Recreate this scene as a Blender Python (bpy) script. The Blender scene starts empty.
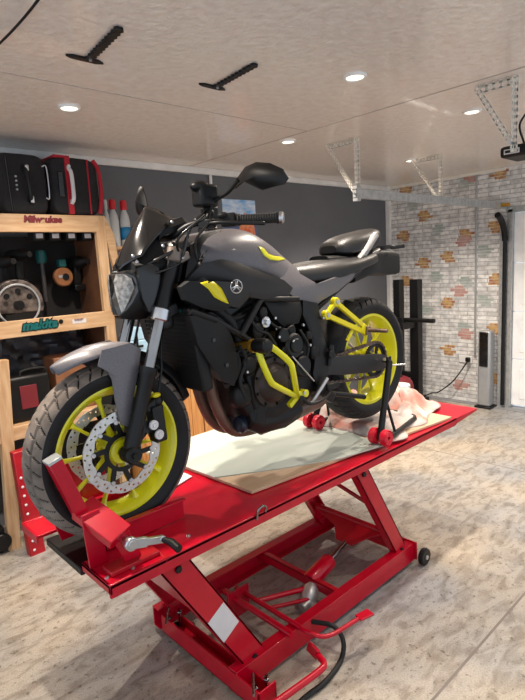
import bpy, bmesh, math, random
from mathutils import Vector, Matrix
from mathutils.bvhtree import BVHTree
random.seed(7)
PI = math.pi
COL = bpy.context.scene.collection
sc = bpy.context.scene

# ------------------------------------------------------------------ camera
F_PX, YAW, PITCH, ROLL, CAM_Z = 528.57, 0.82496, 0.15994, -0.05541, 1.6
fw = Vector((math.cos(PITCH)*math.cos(YAW), math.cos(PITCH)*math.sin(YAW), -math.sin(PITCH)))
r0 = fw.cross(Vector((0, 0, 1))).normalized(); u0 = r0.cross(fw)
rt = math.cos(ROLL)*r0 + math.sin(ROLL)*u0
up = -math.sin(ROLL)*r0 + math.cos(ROLL)*u0
CAMP = Vector((0, 0, CAM_Z))
cd = bpy.data.cameras.new('camera'); cam = bpy.data.objects.new('camera', cd); COL.objects.link(cam)
m = Matrix((rt, up, -fw)).transposed().to_4x4(); m.translation = CAMP
cam.matrix_world = m
cd.sensor_fit = 'VERTICAL'; cd.sensor_height = 36; cd.lens = 36*F_PX/700; cd.clip_start = .02
sc.camera = cam

def ray(u, v): return fw + rt*((u-262.5)/F_PX) + up*((350-v)/F_PX)
def W(u, v, x=None, y=None, z=None):
    """photo measurement -> world point on a chosen world plane"""
    d = ray(u, v)
    if x is not None: k = x/d.x
    elif y is not None: k = y/d.y
    else: k = (z-CAM_Z)/d.z
    return CAMP + d*k
BX, BY, BZ = .793, 1.631, .71          # under the front axle, bike mid plane, lift deck
def B(u, v, t): return W(u, v, y=BY+t)
def S(s, z, t=0): return Vector((BX+s, BY+t, BZ+z))

# ------------------------------------------------------------------ materials
def lin(c):
    f = lambda q: (q/255/12.92) if q/255 <= .04045 else ((q/255+.055)/1.055)**2.4
    return (f(c[0]), f(c[1]), f(c[2]), 1)
def mat(name, c, rough=.5, metal=0, c2=None, scale=8, bump=0, bscale=60, detail=4, coat=0, spec=.5, lo=.35, hi=.65, trans=0, emit=None, es=0, alpha=1, stretch=(1, 1, 1)):
    M = bpy.data.materials.new(name); M.use_nodes = True
    N = M.node_tree.nodes; L = M.node_tree.links; p = N['Principled BSDF']
    p.inputs['Base Color'].default_value = lin(c); p.inputs['Roughness'].default_value = rough
    p.inputs['Metallic'].default_value = metal; p.inputs['Coat Weight'].default_value = coat
    p.inputs['Coat Roughness'].default_value = .07; p.inputs['Specular IOR Level'].default_value = spec; p.inputs['Transmission Weight'].default_value = trans
    p.inputs['Alpha'].default_value = alpha
    tc = N.new('ShaderNodeTexCoord'); mp = N.new('ShaderNodeMapping'); mp.inputs['Scale'].default_value = stretch
    L.new(tc.outputs['Object'], mp.inputs['Vector'])
    if c2 is None: c2 = tuple(min(255, q*1.06+1) for q in c)
    n = N.new('ShaderNodeTexNoise'); n.inputs['Scale'].default_value = scale; n.inputs['Detail'].default_value = detail
    L.new(mp.outputs[0], n.inputs['Vector'])
    r = N.new('ShaderNodeValToRGB'); r.color_ramp.elements[0].position = lo; r.color_ramp.elements[1].position = hi
    r.color_ramp.elements[0].color = lin(c); r.color_ramp.elements[1].color = lin(c2)
    L.new(n.outputs['Fac'], r.inputs['Fac']); L.new(r.outputs['Color'], p.inputs['Base Color'])
    if bump:
        n2 = N.new('ShaderNodeTexNoise'); n2.inputs['Scale'].default_value = bscale; n2.inputs['Detail'].default_value = 5
        L.new(mp.outputs[0], n2.inputs['Vector'])
        b = N.new('ShaderNodeBump'); b.inputs['Strength'].default_value = bump; b.inputs['Distance'].default_value = .01
        L.new(n2.outputs['Fac'], b.inputs['Height']); L.new(b.outputs[0], p.inputs['Normal'])
    if emit:
        p.inputs['Emission Color'].default_value = lin(emit); p.inputs['Emission Strength'].default_value = es
    return M
K = {}
K['red'] = mat('red_powder_coat', (176, 0, 32), .30, c2=(188, 2, 36), scale=14, coat=.18, spec=.35)
K['red_dark'] = mat('red_worn_paint', (150, 10, 26), .38, c2=(175, 14, 30), scale=10)
K['red_wheel'] = mat('red_plastic_wheel', (205, 22, 48), .35)
K['yellow'] = mat('acid_yellow_paint', (212, 208, 18), .30, c2=(220, 216, 26), coat=.4)
K['yellow2'] = mat('golden_yellow_paint', (214, 200, 10), .35)
K['black_gloss'] = mat('gloss_black', (7, 7, 8), .25, coat=.2)
K['black'] = mat('satin_black', (9, 9, 10), .42, c2=(14, 14, 15), scale=20, spec=.35)
K['black_matt'] = mat('matt_black_plastic', (14, 14, 15), .6, c2=(19, 19, 20), bump=.08, bscale=400, spec=.35)
K['charcoal'] = mat('charcoal_panel', (30, 29, 30), .45, c2=(36, 35, 36), scale=6, spec=.4)
K['grey_paint'] = mat('speckled_grey_paint', (94, 91, 95), .40, c2=(104, 101, 105), scale=260, detail=1, coat=.25)
K['silver'] = mat('silver_metal', (190, 190, 192), .3, 1)
K['chrome'] = mat('chrome', (140, 137, 135), .14, 1)
K['disc'] = mat('brushed_disc_steel', (200, 198, 196), .34, .85, c2=(215, 213, 210), scale=60)
K['engine'] = mat('engine_black', (14, 13, 13), .45, .2, c2=(24, 22, 22), scale=25, spec=.35)
K['engine_brown'] = mat('engine_cover_brown_grey', (40, 33, 30), .42, .5, c2=(58, 48, 43), scale=18)
K['header'] = mat('heat_stained_exhaust', (84, 60, 50), .5, .5, c2=(122, 92, 78), scale=9)
K['muffler'] = mat('exhaust_steel', (110, 92, 84), .4, .8, c2=(138, 118, 108), scale=12)
K['gold'] = mat('gold_anodised', (196, 146, 50), .3, .8)
K['tyre'] = mat('tyre_rubber', (15, 15, 17), .62, c2=(21, 21, 24), scale=14, spec=.35)
K['tread'] = mat('dusty_tyre_tread', (98, 88, 80), .8, c2=(128, 116, 106), scale=18, bump=.15, bscale=200)
K['tread_rear'] = mat('dark_tyre_tread', (26, 25, 25), .8, c2=(38, 36, 35), scale=18)
K['seat'] = mat('seat_vinyl', (17, 16, 16), .42, c2=(21, 20, 20), bump=.12, bscale=700)
K['glass'] = mat('headlight_glass', (178, 170, 160), .12, .3, c2=(96, 90, 84), scale=70, spec=.8, coat=1)
K['smoke'] = mat('smoked_screen', (13, 12, 12), .12, coat=.5)
K['pine'] = mat('pine_wood', (206, 172, 134), .6, c2=(184, 146, 106), scale=5, stretch=(1.2, 10, 10), bump=.06)
K['pine_v'] = mat('pine_wood_upright', (206, 172, 134), .6, c2=(182, 144, 104), scale=5, stretch=(10, 10, 1.0), bump=.06)
K['pine_door'] = mat('varnished_pine', (216, 158, 96), .45, c2=(190, 128, 70), scale=6, stretch=(14, 14, .8))
K['dark_back'] = mat('dark_back_board', (22, 20, 20), .7, c2=(34, 31, 30), scale=6)
K['wall'] = mat('slate_grey_wall_paint', (94, 96, 101), .55, c2=(100, 102, 107), scale=2, bump=.04, bscale=200)
K['white'] = mat('white_gloss_trim', (222, 222, 220), .35)
K['offwhite'] = mat('cream_enamel', (228, 222, 210), .45)
K['galv'] = mat('galvanised_steel', (172, 176, 176), .4, .6, c2=(196, 198, 198), scale=30)
K['ply'] = mat('plywood_board', (205, 176, 146), .55, c2=(190, 158, 126), scale=3, stretch=(2, 12, 2))
K['sheet'] = mat('pale_green_sheet', (186, 196, 186), .5, c2=(196, 204, 196), scale=2, stretch=(1, 6, 1))
K['cloth'] = mat('stained_white_cloth', (196, 184, 178), .9, c2=(190, 128, 112), scale=7, bump=.3, bscale=60, lo=.46, hi=.66)
K['rubber'] = mat('black_rubber', (16, 16, 17), .7)
K['label'] = mat('pale_label', (205, 202, 204), .5)
K['fabric_black'] = mat('black_luggage_fabric', (22, 21, 24), .85, c2=(30, 29, 33), scale=60, bump=.15, bscale=500)
K['fabric_red'] = mat('red_luggage_fabric', (160, 16, 34), .7)
K['teal'] = mat('teal_plastic', (14, 92, 92), .4)
K['orange'] = mat('dull_orange_plastic', (150, 98, 58), .5, c2=(130, 80, 44), scale=20)
K['darkred'] = mat('dark_red_print', (110, 24, 34), .6)
K['bottle'] = mat('clear_white_plastic', (186, 190, 190), .3, c2=(206, 208, 206), scale=6)
K['bottle_red'] = mat('red_cap', (190, 24, 34), .35)
K['blue'] = mat('blue_label', (30, 120, 170), .4)
K['lightblue'] = mat('pale_blue_plastic', (165, 200, 222), .4)
K['grey_plastic'] = mat('silver_grey_plastic', (160, 162, 164), .35, .3)
K['emit'] = mat('downlight_diffuser', (255, 246, 232), .4, emit=(255, 240, 220), es=2.2)
K['skin'] = mat('amber_reflector', (230, 110, 20), .3)

def wallpaper():
    M = bpy.data.materials.new('brick_wallpaper'); M.use_nodes = True
    N = M.node_tree.nodes; L = M.node_tree.links; p = N['Principled BSDF']; p.inputs['Roughness'].default_value = .6
    tc = N.new('ShaderNodeTexCoord'); sep = N.new('ShaderNodeSeparateXYZ'); cmb = N.new('ShaderNodeCombineXYZ')
    L.new(tc.outputs['Object'], sep.inputs[0]); L.new(sep.outputs['Y'], cmb.inputs['X']); L.new(sep.outputs['Z'], cmb.inputs['Y'])
    br = N.new('ShaderNodeTexBrick'); br.inputs['Scale'].default_value = 1
    br.inputs['Brick Width'].default_value = .21; br.inputs['Row Height'].default_value = .043; br.inputs['Mortar Size'].default_value = .004
    br.inputs['Color1'].default_value = lin((244, 243, 240)); br.inputs['Color2'].default_value = lin((214, 213, 212)); br.inputs['Mortar'].default_value = lin((180, 179, 178))
    L.new(cmb.outputs[0], br.inputs['Vector'])
    n = N.new('ShaderNodeTexNoise'); n.inputs['Scale'].default_value = 14; n.inputs['Detail'].default_value = 6
    L.new(cmb.outputs[0], n.inputs['Vector'])
    r = N.new('ShaderNodeValToRGB'); r.color_ramp.elements[0].position = .42; r.color_ramp.elements[0].color = lin((178, 176, 174))
    r.color_ramp.elements[1].position = .56; r.color_ramp.elements[1].color = (1, 1, 1, 1)
    L.new(n.outputs['Fac'], r.inputs['Fac'])
    mx = N.new('ShaderNodeMix'); mx.data_type = 'RGBA'; mx.blend_type = 'MULTIPLY'; mx.inputs[0].default_value = .5
    L.new(br.outputs['Color'], mx.inputs[6]); L.new(r.outputs[0], mx.inputs[7])
    L.new(mx.outputs[2], p.inputs['Base Color']); return M
K['paper'] = wallpaper()
K['brick_orange'] = mat('printed_orange_bricks', (204, 166, 104), .6, c2=(160, 104, 76), scale=22, lo=.4, hi=.6)
K['brick_green'] = mat('printed_green_grey_bricks', (152, 164, 158), .6, c2=(186, 190, 186), scale=16)
K['brick_pink'] = mat('printed_pink_bricks', (196, 160, 152), .6, c2=(180, 128, 118), scale=16)

def concrete():
    M = bpy.data.materials.new('polished_concrete'); M.use_nodes = True
    N = M.node_tree.nodes; L = M.node_tree.links; p = N['Principled BSDF']
    tc = N.new('ShaderNodeTexCoord')
    def noise(s, d, st=(1, 1, 1), dist=0):
        mp = N.new('ShaderNodeMapping'); mp.inputs['Scale'].default_value = st; L.new(tc.outputs['Object'], mp.inputs[0])
        n = N.new('ShaderNodeTexNoise'); n.inputs['Scale'].default_value = s; n.inputs['Detail'].default_value = d
        n.inputs['Distortion'].default_value = dist; L.new(mp.outputs[0], n.inputs[0]); return n
    def ramp(n, a, ca, b, cb):
        r = N.new('ShaderNodeValToRGB'); e = r.color_ramp.elements
        e[0].position = a; e[0].color = lin(ca); e[1].position = b; e[1].color = lin(cb); L.new(n.outputs['Fac'], r.inputs['Fac']); return r
    def mul(a, b, f=1):
        x = N.new('ShaderNodeMix'); x.data_type = 'RGBA'; x.blend_type = 'MULTIPLY'; x.inputs[0].default_value = f
        L.new(a, x.inputs[6]); L.new(b, x.inputs[7]); return x.outputs[2]
    a = ramp(noise(1.1, 5), .38, (184, 172, 154), .62, (154, 154, 154))  # large warm and grey stains; warm light and cool shade put into the colour
    b = ramp(noise(9, 8, (1, 2.2, 1), .8), .34, (196, 190, 184), .56, (255, 255, 255))
    c = ramp(noise(42, 3), .30, (130, 122, 114), .40, (255, 255, 255))
    d = ramp(noise(160, 2), .3, (205, 205, 205), .6, (255, 255, 255))
    o = mul(mul(mul(a.outputs[0], b.outputs[0], .85), c.outputs[0], .7), d.outputs[0], .7)
    L.new(o, p.inputs['Base Color'])
    rr = N.new('ShaderNodeMapRange'); rr.inputs[3].default_value = .32; rr.inputs[4].default_value = .6
    L.new(noise(6, 4).outputs['Fac'], rr.inputs[0]); L.new(rr.outputs[0], p.inputs['Roughness'])
    bp = N.new('ShaderNodeBump'); bp.inputs['Strength'].default_value = .12; bp.inputs['Distance'].default_value = .004
    L.new(noise(30, 6).outputs['Fac'], bp.inputs['Height']); L.new(bp.outputs[0], p.inputs['Normal']); return M
K['concrete'] = concrete()
K['ceiling'] = mat('glossy_textured_ceiling_board', (234, 220, 209), .28, c2=(244, 234, 224), scale=24, bump=.60, bscale=34, spec=.6, coat=.5)

# ------------------------------------------------------------------ mesh builder
class MB:
    def __init__(s): s.v = []; s.f = []; s.mi = []; s.cur = 0
    def add(s, vs, fs):
        o = len(s.v); s.v += [Vector(q) for q in vs]; s.f += [tuple(i+o for i in f) for f in fs]; s.mi += [s.cur]*len(fs); return s
    def box(s, c, d, R=None):
        c = Vector(c); vs = []
        for i in (-.5, .5):
            for j in (-.5, .5):
                for k in (-.5, .5):
                    q = Vector((i*d[0], j*d[1], k*d[2])); vs.append(c + (R @ q if R else q))
        return s.add(vs, [(0, 1, 3, 2), (4, 6, 7, 5), (0, 4, 5, 1), (2, 3, 7, 6), (0, 2, 6, 4), (1, 5, 7, 3)])
    def bb(s, a, b):
        return s.box([(a[i]+b[i])/2 for i in range(3)], [abs(b[i]-a[i]) for i in range(3)])
    def beam(s, p, q, w, h, side=(0, 1, 0)):
        """bar from p to q; w along 'side', h across"""
        p = Vector(p); q = Vector(q); d = (q-p).normalized(); sd = Vector(side); sd = (sd - d*sd.dot(d)).normalized(); n = d.cross(sd)
        vs = []
        for c in (p, q):
            for a, b in ((-1, -1), (1, -1), (1, 1), (-1, 1)): vs.append(c + sd*(a*w/2) + n*(b*h/2))
        return s.add(vs, [(3, 2, 1, 0), (4, 5, 6, 7), (0, 1, 5, 4), (1, 2, 6, 5), (2, 3, 7, 6), (3, 0, 4, 7)])
    def tube(s, pts, r, n=12, caps=True, closed=False):
        pts = [Vector(p) for p in pts]; m_ = len(pts)
        rs = r if isinstance(r, (list, tuple)) else [r]*m_
        ref = None; rings = []
        for i, p in enumerate(pts):
            if closed: d = pts[(i+1) % m_] - pts[i-1]
            else: d = pts[min(i+1, m_-1)] - pts[max(i-1, 0)]
            d.normalize()
            if ref is None: ref = d.orthogonal().normalized()
            ref = (ref - d*ref.dot(d)).normalized(); b = d.cross(ref)
            rings.append([p + (ref*math.cos(2*PI*k/n) + b*math.sin(2*PI*k/n))*rs[i] for k in range(n)])
        return s.loft(rings, caps and not closed, closed)
    def loft(s, rings, caps=True, closed=False):
        n = len(rings[0]); vs = [q for r in rings for q in r]; fs = []; m_ = len(rings)
        for i in range(m_ if closed else m_-1):
            a = i*n; b = ((i+1) % m_)*n
            for k in range(n): fs.append((a+k, a+(k+1) % n, b+(k+1) % n, b+k))
        if caps: fs.append(tuple(range(n))[::-1]); fs.append(tuple((m_-1)*n+k for k in range(n)))
        return s.add(vs, fs)
    def smoothtube(s, pts, r, n=12, k=6):
        return s.tube(spline(pts, k), r, n)
    def lathe(s, prof, c, ax, n=48, closed=False, ref=None):
        """prof: (radius, offset along ax)"""
        ax = Vector(ax).normalized(); c = Vector(c)
        e = ax.orthogonal().normalized() if ref is None else Vector(ref); g = ax.cross(e)
        rings = []
        for k in range(n):
            a = 2*PI*k/n; d = e*math.cos(a) + g*math.sin(a)
            rings.append([c + d*max(r, 1e-5) + ax*o for r, o in prof])
        m_ = len(prof); vs = [q for r in rings for q in r]; fs = []
        for i in range(n):
            a = i*m_; b = ((i+1) % n)*m_
            for k in range(m_ if closed else m_-1): fs.append((a+k, b+k, b+(k+1) % m_, a+(k+1) % m_))
        return s.add(vs, fs)
    def cyl(s, p, q, r, n=24):
        return s.tube([p, q], r, n)
    def disc(s, c, ax, r, h, n=32, bev=.15):
        b = min(r, h)*bev
        return s.lathe([(0, -h/2), (r-b, -h/2), (r, -h/2+b), (r, h/2-b), (r-b, h/2), (0, h/2)], c, ax, n)
    def ring(s, c, ax, R, r, n=40, m_=10):
        return s.lathe([(R + r*math.cos(2*PI*k/m_), r*math.sin(2*PI*k/m_)) for k in range(m_)], c, ax, n, True)
    def prism(s, pts, off):
        n = len(pts); off = Vector(off); pts = [Vector(p) for p in pts]
        return s.add(pts + [p+off for p in pts], [tuple(range(n)), tuple(range(2*n-1, n-1, -1))] + [(k, k+n, (k+1) % n+n, (k+1) % n) for k in range(n)])
    def pad(s, pts, out, thick, bulge, rings=4):
        """star shaped outline swollen along 'out'"""
        pts = [Vector(p) for p in pts]; out = Vector(out).normalized(); n = len(pts); c = sum(pts, Vector())/n
        R = [[p - out*thick for p in pts], [p for p in pts]]
        for k in range(1, rings+1):
            f = k/rings*.94; h = bulge*(1-(1-f)**2.2)
            R.append([p.lerp(c, f) + out*h for p in pts])
        return s.loft(R)
    def ell(s, c, d, R=None, n=20, m_=12, e=1.0):
        c = Vector(c); rings = []
        sg = lambda q: math.copysign(abs(q)**e, q)
        for i in range(1, m_):
            a = PI*i/m_; ring = []
            for k in range(n):
                b = 2*PI*k/n
                q = Vector((sg(math.sin(a))*sg(math.cos(b))*d[0], sg(math.sin(a))*sg(math.sin(b))*d[1], sg(math.cos(a))*d[2]))
                ring.append(c + (R @ q if R else q))
            rings.append(ring)
        o = [c + (R @ Vector((0, 0, z*d[2])) if R else Vector((0, 0, z*d[2]))) for z in (1, -1)]
        s.loft(rings, False)
        b0 = len(s.v)-n*(m_-1); t = len(s.v); s.v += o
        for k in range(n):
            s.f.append((t, b0+(k+1) % n, b0+k)); s.f.append((t+1, b0+(m_-2)*n+k, b0+(m_-2)*n+(k+1) % n)); s.mi += [s.cur]*2
        return s
    def build(s, name, m_, parent=None, bevel=0, flat=False, ang=35, sub=0, solid=0, origin=None):
        me = bpy.data.meshes.new(name)
        if parent is not None: o0 = root_loc(parent)
        elif origin is not None: o0 = Vector(origin)
        else:
            o0 = Vector(((min(q.x for q in s.v)+max(q.x for q in s.v))/2, (min(q.y for q in s.v)+max(q.y for q in s.v))/2, min(q.z for q in s.v)))
        me.from_pydata([q-o0 for q in s.v], [], s.f)
        ms = m_ if isinstance(m_, (list, tuple)) else [m_]
        for q in ms: me.materials.append(K[q] if isinstance(q, str) else q)
        if len(ms) > 1: me.polygons.foreach_set('material_index', s.mi)
        bm = bmesh.new(); bm.from_mesh(me); bmesh.ops.recalc_face_normals(bm, faces=bm.faces); bm.to_mesh(me); bm.free()
        if not flat:
            me.polygons.foreach_set('use_smooth', [True]*len(me.polygons)); me.set_sharp_from_angle(angle=math.radians(ang))
        o = bpy.data.objects.new(name, me); COL.objects.link(o)
        if parent is not None: o.parent = parent
        else: o.location = o0
        if solid:
            q = o.modifiers.new('solid', 'SOLIDIFY'); q.thickness = solid; q.offset = 0
        if bevel:
            q = o.modifiers.new('bevel', 'BEVEL'); q.width = bevel; q.segments = 2; q.limit_method = 'ANGLE'; q.angle_limit = math.radians(40)
        if sub:
            q = o.modifiers.new('sub', 'SUBSURF'); q.levels = sub; q.render_levels = sub
        return o
def spline(pts, k=6):
    pts = [Vector(p) for p in pts]; out = []
    P = [2*pts[0]-pts[1]] + pts + [2*pts[-1]-pts[-2]]
    for i in range(1, len(P)-2):
        for j in range(k):
            t = j/k; a, b, c, d = P[i-1:i+3]
            out.append(.5*((2*b) + (c-a)*t + (2*a-5*b+4*c-d)*t*t + (3*b-a-3*c+d)*t**3))
    out.append(pts[-1]); return out
def root_loc(o):
    while o.parent: o = o.parent
    return o.location.copy()
def tag(o, label, cat, group=None):
    o['label'] = label; o['category'] = cat
    if group: o['group'] = group
    return o
def thing(name, loc, label, cat, group=None):
    o = bpy.data.objects.new(name, None); COL.objects.link(o); o.location = Vector(loc); o.empty_display_size = .1
    return tag(o, label, cat, group)
def struct(o): o['kind'] = 'structure'; return o
def kids(o): return [c for c in bpy.data.objects if c.parent == o]
def dup(o, loc, label=None, parent=None, rz=None):
    c = o.copy(); COL.objects.link(c)
    if parent: c.parent = parent
    else: c.location = Vector(loc)
    if rz is not None: c.rotation_euler.z = rz
    if label: c['label'] = label
    for ch in kids(o): dup(ch, None, None, c)
    return c
def cast(obs, u, v):
    """where the sight line of a measured point meets the built surface"""
    best = None
    for o in obs:
        ol = root_loc(o) if o.parent else o.location
        me = o.data
        key = me.name
        if key not in BV: BV[key] = BVHTree.FromPolygons([q.co.copy() for q in me.vertices], [tuple(p.vertices) for p in me.polygons])
        h = BV[key].ray_cast(CAMP-ol, ray(u, v).normalized())
        if h[0] is not None and (best is None or h[3] < best[2]):
            n = h[1]
            if n.dot(ray(u, v)) > 0: n = -n
            best = (h[0]+ol, n, h[3])
    return best
BV = {}
def decal(name, poly, obs, m_, parent, off=.0015, cuts=2):
    """thin painted / stuck-on patch that follows the surface it is on"""
    bm = bmesh.new(); n = len(poly); vs = [bm.verts.new((p[0], p[1], 0)) for p in poly]
    bm.faces.new(vs); bmesh.ops.triangulate(bm, faces=bm.faces)
    bmesh.ops.subdivide_edges(bm, edges=bm.edges, cuts=cuts, use_grid_fill=True)
    b = MB(); idx = {}; ok = {}
    for q in bm.verts:
        h = cast(obs, q.co.x, q.co.y); idx[q.index] = None
    bm.verts.index_update()
    pts = []
    for q in bm.verts:
        h = cast(obs, q.co.x, q.co.y); pts.append(h[0]+h[1]*off if h else None)
    mp = {}; vv = []
    for i, p in enumerate(pts):
        if p is not None: mp[i] = len(vv); vv.append(p)
    fs = [tuple(mp[q.index] for q in f.verts) for f in bm.faces if all(q.index in mp for q in f.verts)]
    bm.free()
    if not fs: print('decal missed', name); return None
    b.add(vv, fs); return b.build(name, m_, parent, solid=.0012)

# ------------------------------------------------------------------ room
ZC, YW, XW = 2.406, 3.6, 5.43
XL, YF = -1.2, -1.6
struct(MB().bb((XL, YF, -.1), (XW+.12, YW+.12, 0)).build('floor', 'concrete', origin=(0, 0, 0)))
struct(MB().bb((XL, YF, ZC), (XW+.12, YW+.12, ZC+.1)).build('ceiling', 'ceiling', origin=(0, 0, ZC)))
struct(MB().bb((XL, YW, 0), (XW+.12, YW+.12, ZC)).build('wall_back', 'wall', origin=(0, YW, 0)))
b = MB().bb((XW, 2.22, 0), (XW+.12, YW, ZC)).bb((XW, YF, 2.0), (XW+.12, 2.22, ZC)).bb((XW, YF, 0), (XW+.12, -.35, 2.0))
wr = struct(b.build('wall_right', 'paper', origin=(XW, 0, 0)))
# coloured bricks printed on the wallpaper
def bricks(k, cy, cz, m_):
    b = MB(); random.seed(k)
    for r in range(4):
        w = (2, 3, 3, 2)[r]*random.uniform(.045, .06); oy = random.uniform(-.03, .03); e_ = .0004+.00006*k
        b.bb((XW-e_, cy+oy-w/2, cz+(1.5-r)*.03-.013), (XW-.0001, cy+oy+w/2, cz+(1.5-r)*.03+.013))
    struct(b.build('trim_%d' % (20+k), m_))
spots = [(405, 190, 'o'), (466, 182, 'g'), (499, 173, 'o'), (424, 216, 'o'), (437, 230, 'g'), (405, 236, 'o'), (466, 235, 'o'), (462, 241, 'p'), (496, 227, 'o'), (448, 257, 'o'), (423, 263, 'o'), (436, 277, 'g'),
         (484, 251, 'g'), (466, 282, 'g'), (460, 291, 'p'), (495, 279, 'o'), (448, 303, 'o'), (484, 301, 'g'), (406, 281, 'o'), (465, 328, 'g'), (497, 329, 'o'), (466, 334, 'p'), (448, 350, 'o'), (424, 310, 'g'), (498, 379, 'o'), (461, 385, 'p'), (484, 349, 'g'), (472, 176, 'p'), (412, 205, 'g')]
for k, (u, v, c) in enumerate(spots):
    p = W(u, v, x=XW)
    bricks(k, p.y, p.z, {'o': 'brick_orange', 'g': 'brick_green', 'p': 'brick_pink'}[c])
# cornice, corner post, skirting
struct(MB().bb((XL, YW-.03, ZC-.05), (XW, YW, ZC)).build('trim_1', 'white', bevel=.006))
struct(MB().bb((XW-.045, YW-.05, 0), (XW, YW, ZC)).build('trim_2', 'white', bevel=.004))
struct(MB().bb((XW-.02, 2.25, ZC-.03), (XW, YW-.05, ZC)).build('trim_3', 'offwhite', bevel=.004))
struct(MB().bb((2.61, YF, ZC-.002), (2.622, YW-.03, ZC)).build('trim_4', mat('ceiling_joint', (176, 166, 158), .5)))
struct(MB().bb((XL, 2.30, ZC-.002), (2.61, 2.307, ZC)).build('trim_5', mat('ceiling_joint_b', (176, 166, 158), .5)))
# garage door in its opening, with a steel frame
d = MB()
for k in range(4): d.bb((XW+.03, -.33, .03+k*.485), (XW+.06, 2.17, .03+(k+1)*.485-.006))
for k in range(4):
    for j in range(5): d.bb((XW+.024, -.28+j*.49, .10+k*.485), (XW+.034, .13+j*.49, .41+k*.485))
dr = struct(d.build('door_1', mat('white_door_panel', (240, 242, 244), .35), bevel=.004, origin=(XW, .9, 0)))
struct(MB().bb((XW-.01, 2.17, 0), (XW+.1, 2.222, 2.0)).bb((XW-.01, -.35, 1.97), (XW+.1, 2.235, 2.03)).build('trim_6', 'galv', bevel=.003))
# floor joints
g = MB().bb((-1, .868, -.001), (XW, .878, .0008)); struct(g.build('trim_7', mat('floor_joint', (120, 112, 106), .9)))
g = MB().bb((3.85, -1.5, -.001), (3.86, 3.5, .0008)); struct(g.build('trim_8', mat('floor_joint_b', (136, 128, 120), .9)))
struct(MB().bb((XW-.10, -.4, 0), (XW, YW-.05, .004)).build('trim_9', mat('grey_floor_edge', (128, 128, 130), .6)))

# ------------------------------------------------------------------ ceiling lights
LIGHTS = [(2.059, 1.523, 'round white ceiling downlight nearest the camera, over the bike seat'),
          (1.212, 2.598, 'round white ceiling downlight above the suitcases'),
          (2.702, 2.559, 'round white ceiling downlight above the mirror, before the dark wall'),
          (3.121, 1.491, 'round white ceiling downlight by the right-hand bracket of perforated steel'),
          (4.161, 2.518, 'round white ceiling downlight farthest away, beside the second hanging bracket')]
t0 = thing('ceiling_light', (2.059, 1.523, ZC), LIGHTS[0][2], 'ceiling light', 'recessed ceiling downlights')
MB().lathe([(.036, -.002), (.042, -.010), (.050, -.010), (.054, -.004), (.054, 0), (.036, 0)], t0.location, (0, 0, 1), 40, True).build('bezel', 'white', t0)
MB().disc(t0.location-Vector((0, 0, .004)), (0, 0, 1), .038, .006).build('diffuser', 'emit', t0)
for x, y, l in LIGHTS[1:]: dup(t0, (x, y, ZC), l)
def spot(x, y, e, size=2.3, blend=.9, col=(1, .88, .75), rad=.03):
    l = bpy.data.lights.new('downlight', 'SPOT'); l.energy = e; l.spot_size = size; l.spot_blend = blend; l.color = col; l.shadow_soft_size = rad
    o = bpy.data.objects.new('downlight', l); COL.objects.link(o); o.location = (x, y, ZC-.03); return o
SP = 88
for x, y, l in LIGHTS: spot(x, y, SP*(2.0 if x > 4 else 1))
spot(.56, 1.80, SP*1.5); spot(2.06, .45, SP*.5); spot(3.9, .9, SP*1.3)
# ------------------------------------------------------------------ ceiling hooks
def hook(x, y, label):
    t = thing('ceiling_hook', (x, y, ZC), label, 'ceiling hook', 'black ceiling arms')
    # flat boat-shaped plate screwed to the ceiling
    pl = [(-.075, 0), (-.05, -.014), (.05, -.016), (.078, 0), (.05, .014), (-.05, .012)]
    MB().prism([t.location+Vector((a, c, -.009)) for a, c in pl], (0, 0, .009)).build('plate', 'black', t, bevel=.002)
    a = MB(); n = 11; p0 = t.location+Vector((.012, -.008, -.001)); dv = Vector((-.035, -.310, -.002))
    L_, R_ = [], []
    for k in range(n*2+1):
        f = k/(n*2); w = .013 + (.006 if k % 2 else -.002)
        c = p0 + dv*f
        L_.append(c+Vector((-w, 0, 0))); R_.append(c+Vector((w, 0, 0)))
    a.prism(L_+R_[::-1], (0, 0, -.010)); a.build('toothed_arm', 'black', t, bevel=.0015)
    MB().cyl(p0+dv*.06, p0+dv*.06+Vector((0, 0, -.016)), .006).build('screw', 'silver', t)
    return t
hook(1.012, 1.995, 'black toothed ceiling arm nearer the left edge, above the suitcases side')
hook(1.605, 1.975, 'black toothed ceiling arm nearer the middle, above the motorcycle tank')
tag(MB().smoothtube([(.69, 2.25, ZC-.012), (.705, 1.977, ZC-.02), (.69, 1.6, ZC-.03), (.66, 1.2, ZC-.015)], .004).build('ceiling_cable', 'black'), 'thin black cable running across the ceiling in the top left corner', 'cable')

# ------------------------------------------------------------------ garage door gear
YT, ZT = 2.25, 2.04
t = thing('door_track', (3.01, YT, ZT), 'horizontal galvanised garage door track hanging below the ceiling', 'door track')
pr = [(-.018, -.030), (.018, -.030), (.018, -.024), (-.012, -.024), (-.012, .024), (.018, .024), (.018, .030), (-.018, .030)]
MB().prism([(3.01, YT+a, ZT+c) for a, c in pr], (XW-.06-3.01, 0, 0)).build('rail', 'galv', t)
MB().bb((3.01, YT-.02, ZT-.05), (3.05, YT+.02, ZT+.05)).build('end_plate', 'galv', t, bevel=.002)
MB().bb((XW-.30, YT-.02, ZT-.035), (XW-.02, YT-.026, ZT+.03)).build('splice_plate', 'galv', t, bevel=.002)
MB().cyl((XW-.14, YT-.10, ZT-.002), (XW-.14, YT+.02, ZT-.002), .016).build('roller', 'gold', t)
t = thing('vertical_door_track', (XW-.03, 2.245, 0), 'dark vertical garage door track with curved top at the door edge', 'door track')
P = [(XW-.035, 2.232, .03), (XW-.035, 2.232, 1.70)]
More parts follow.
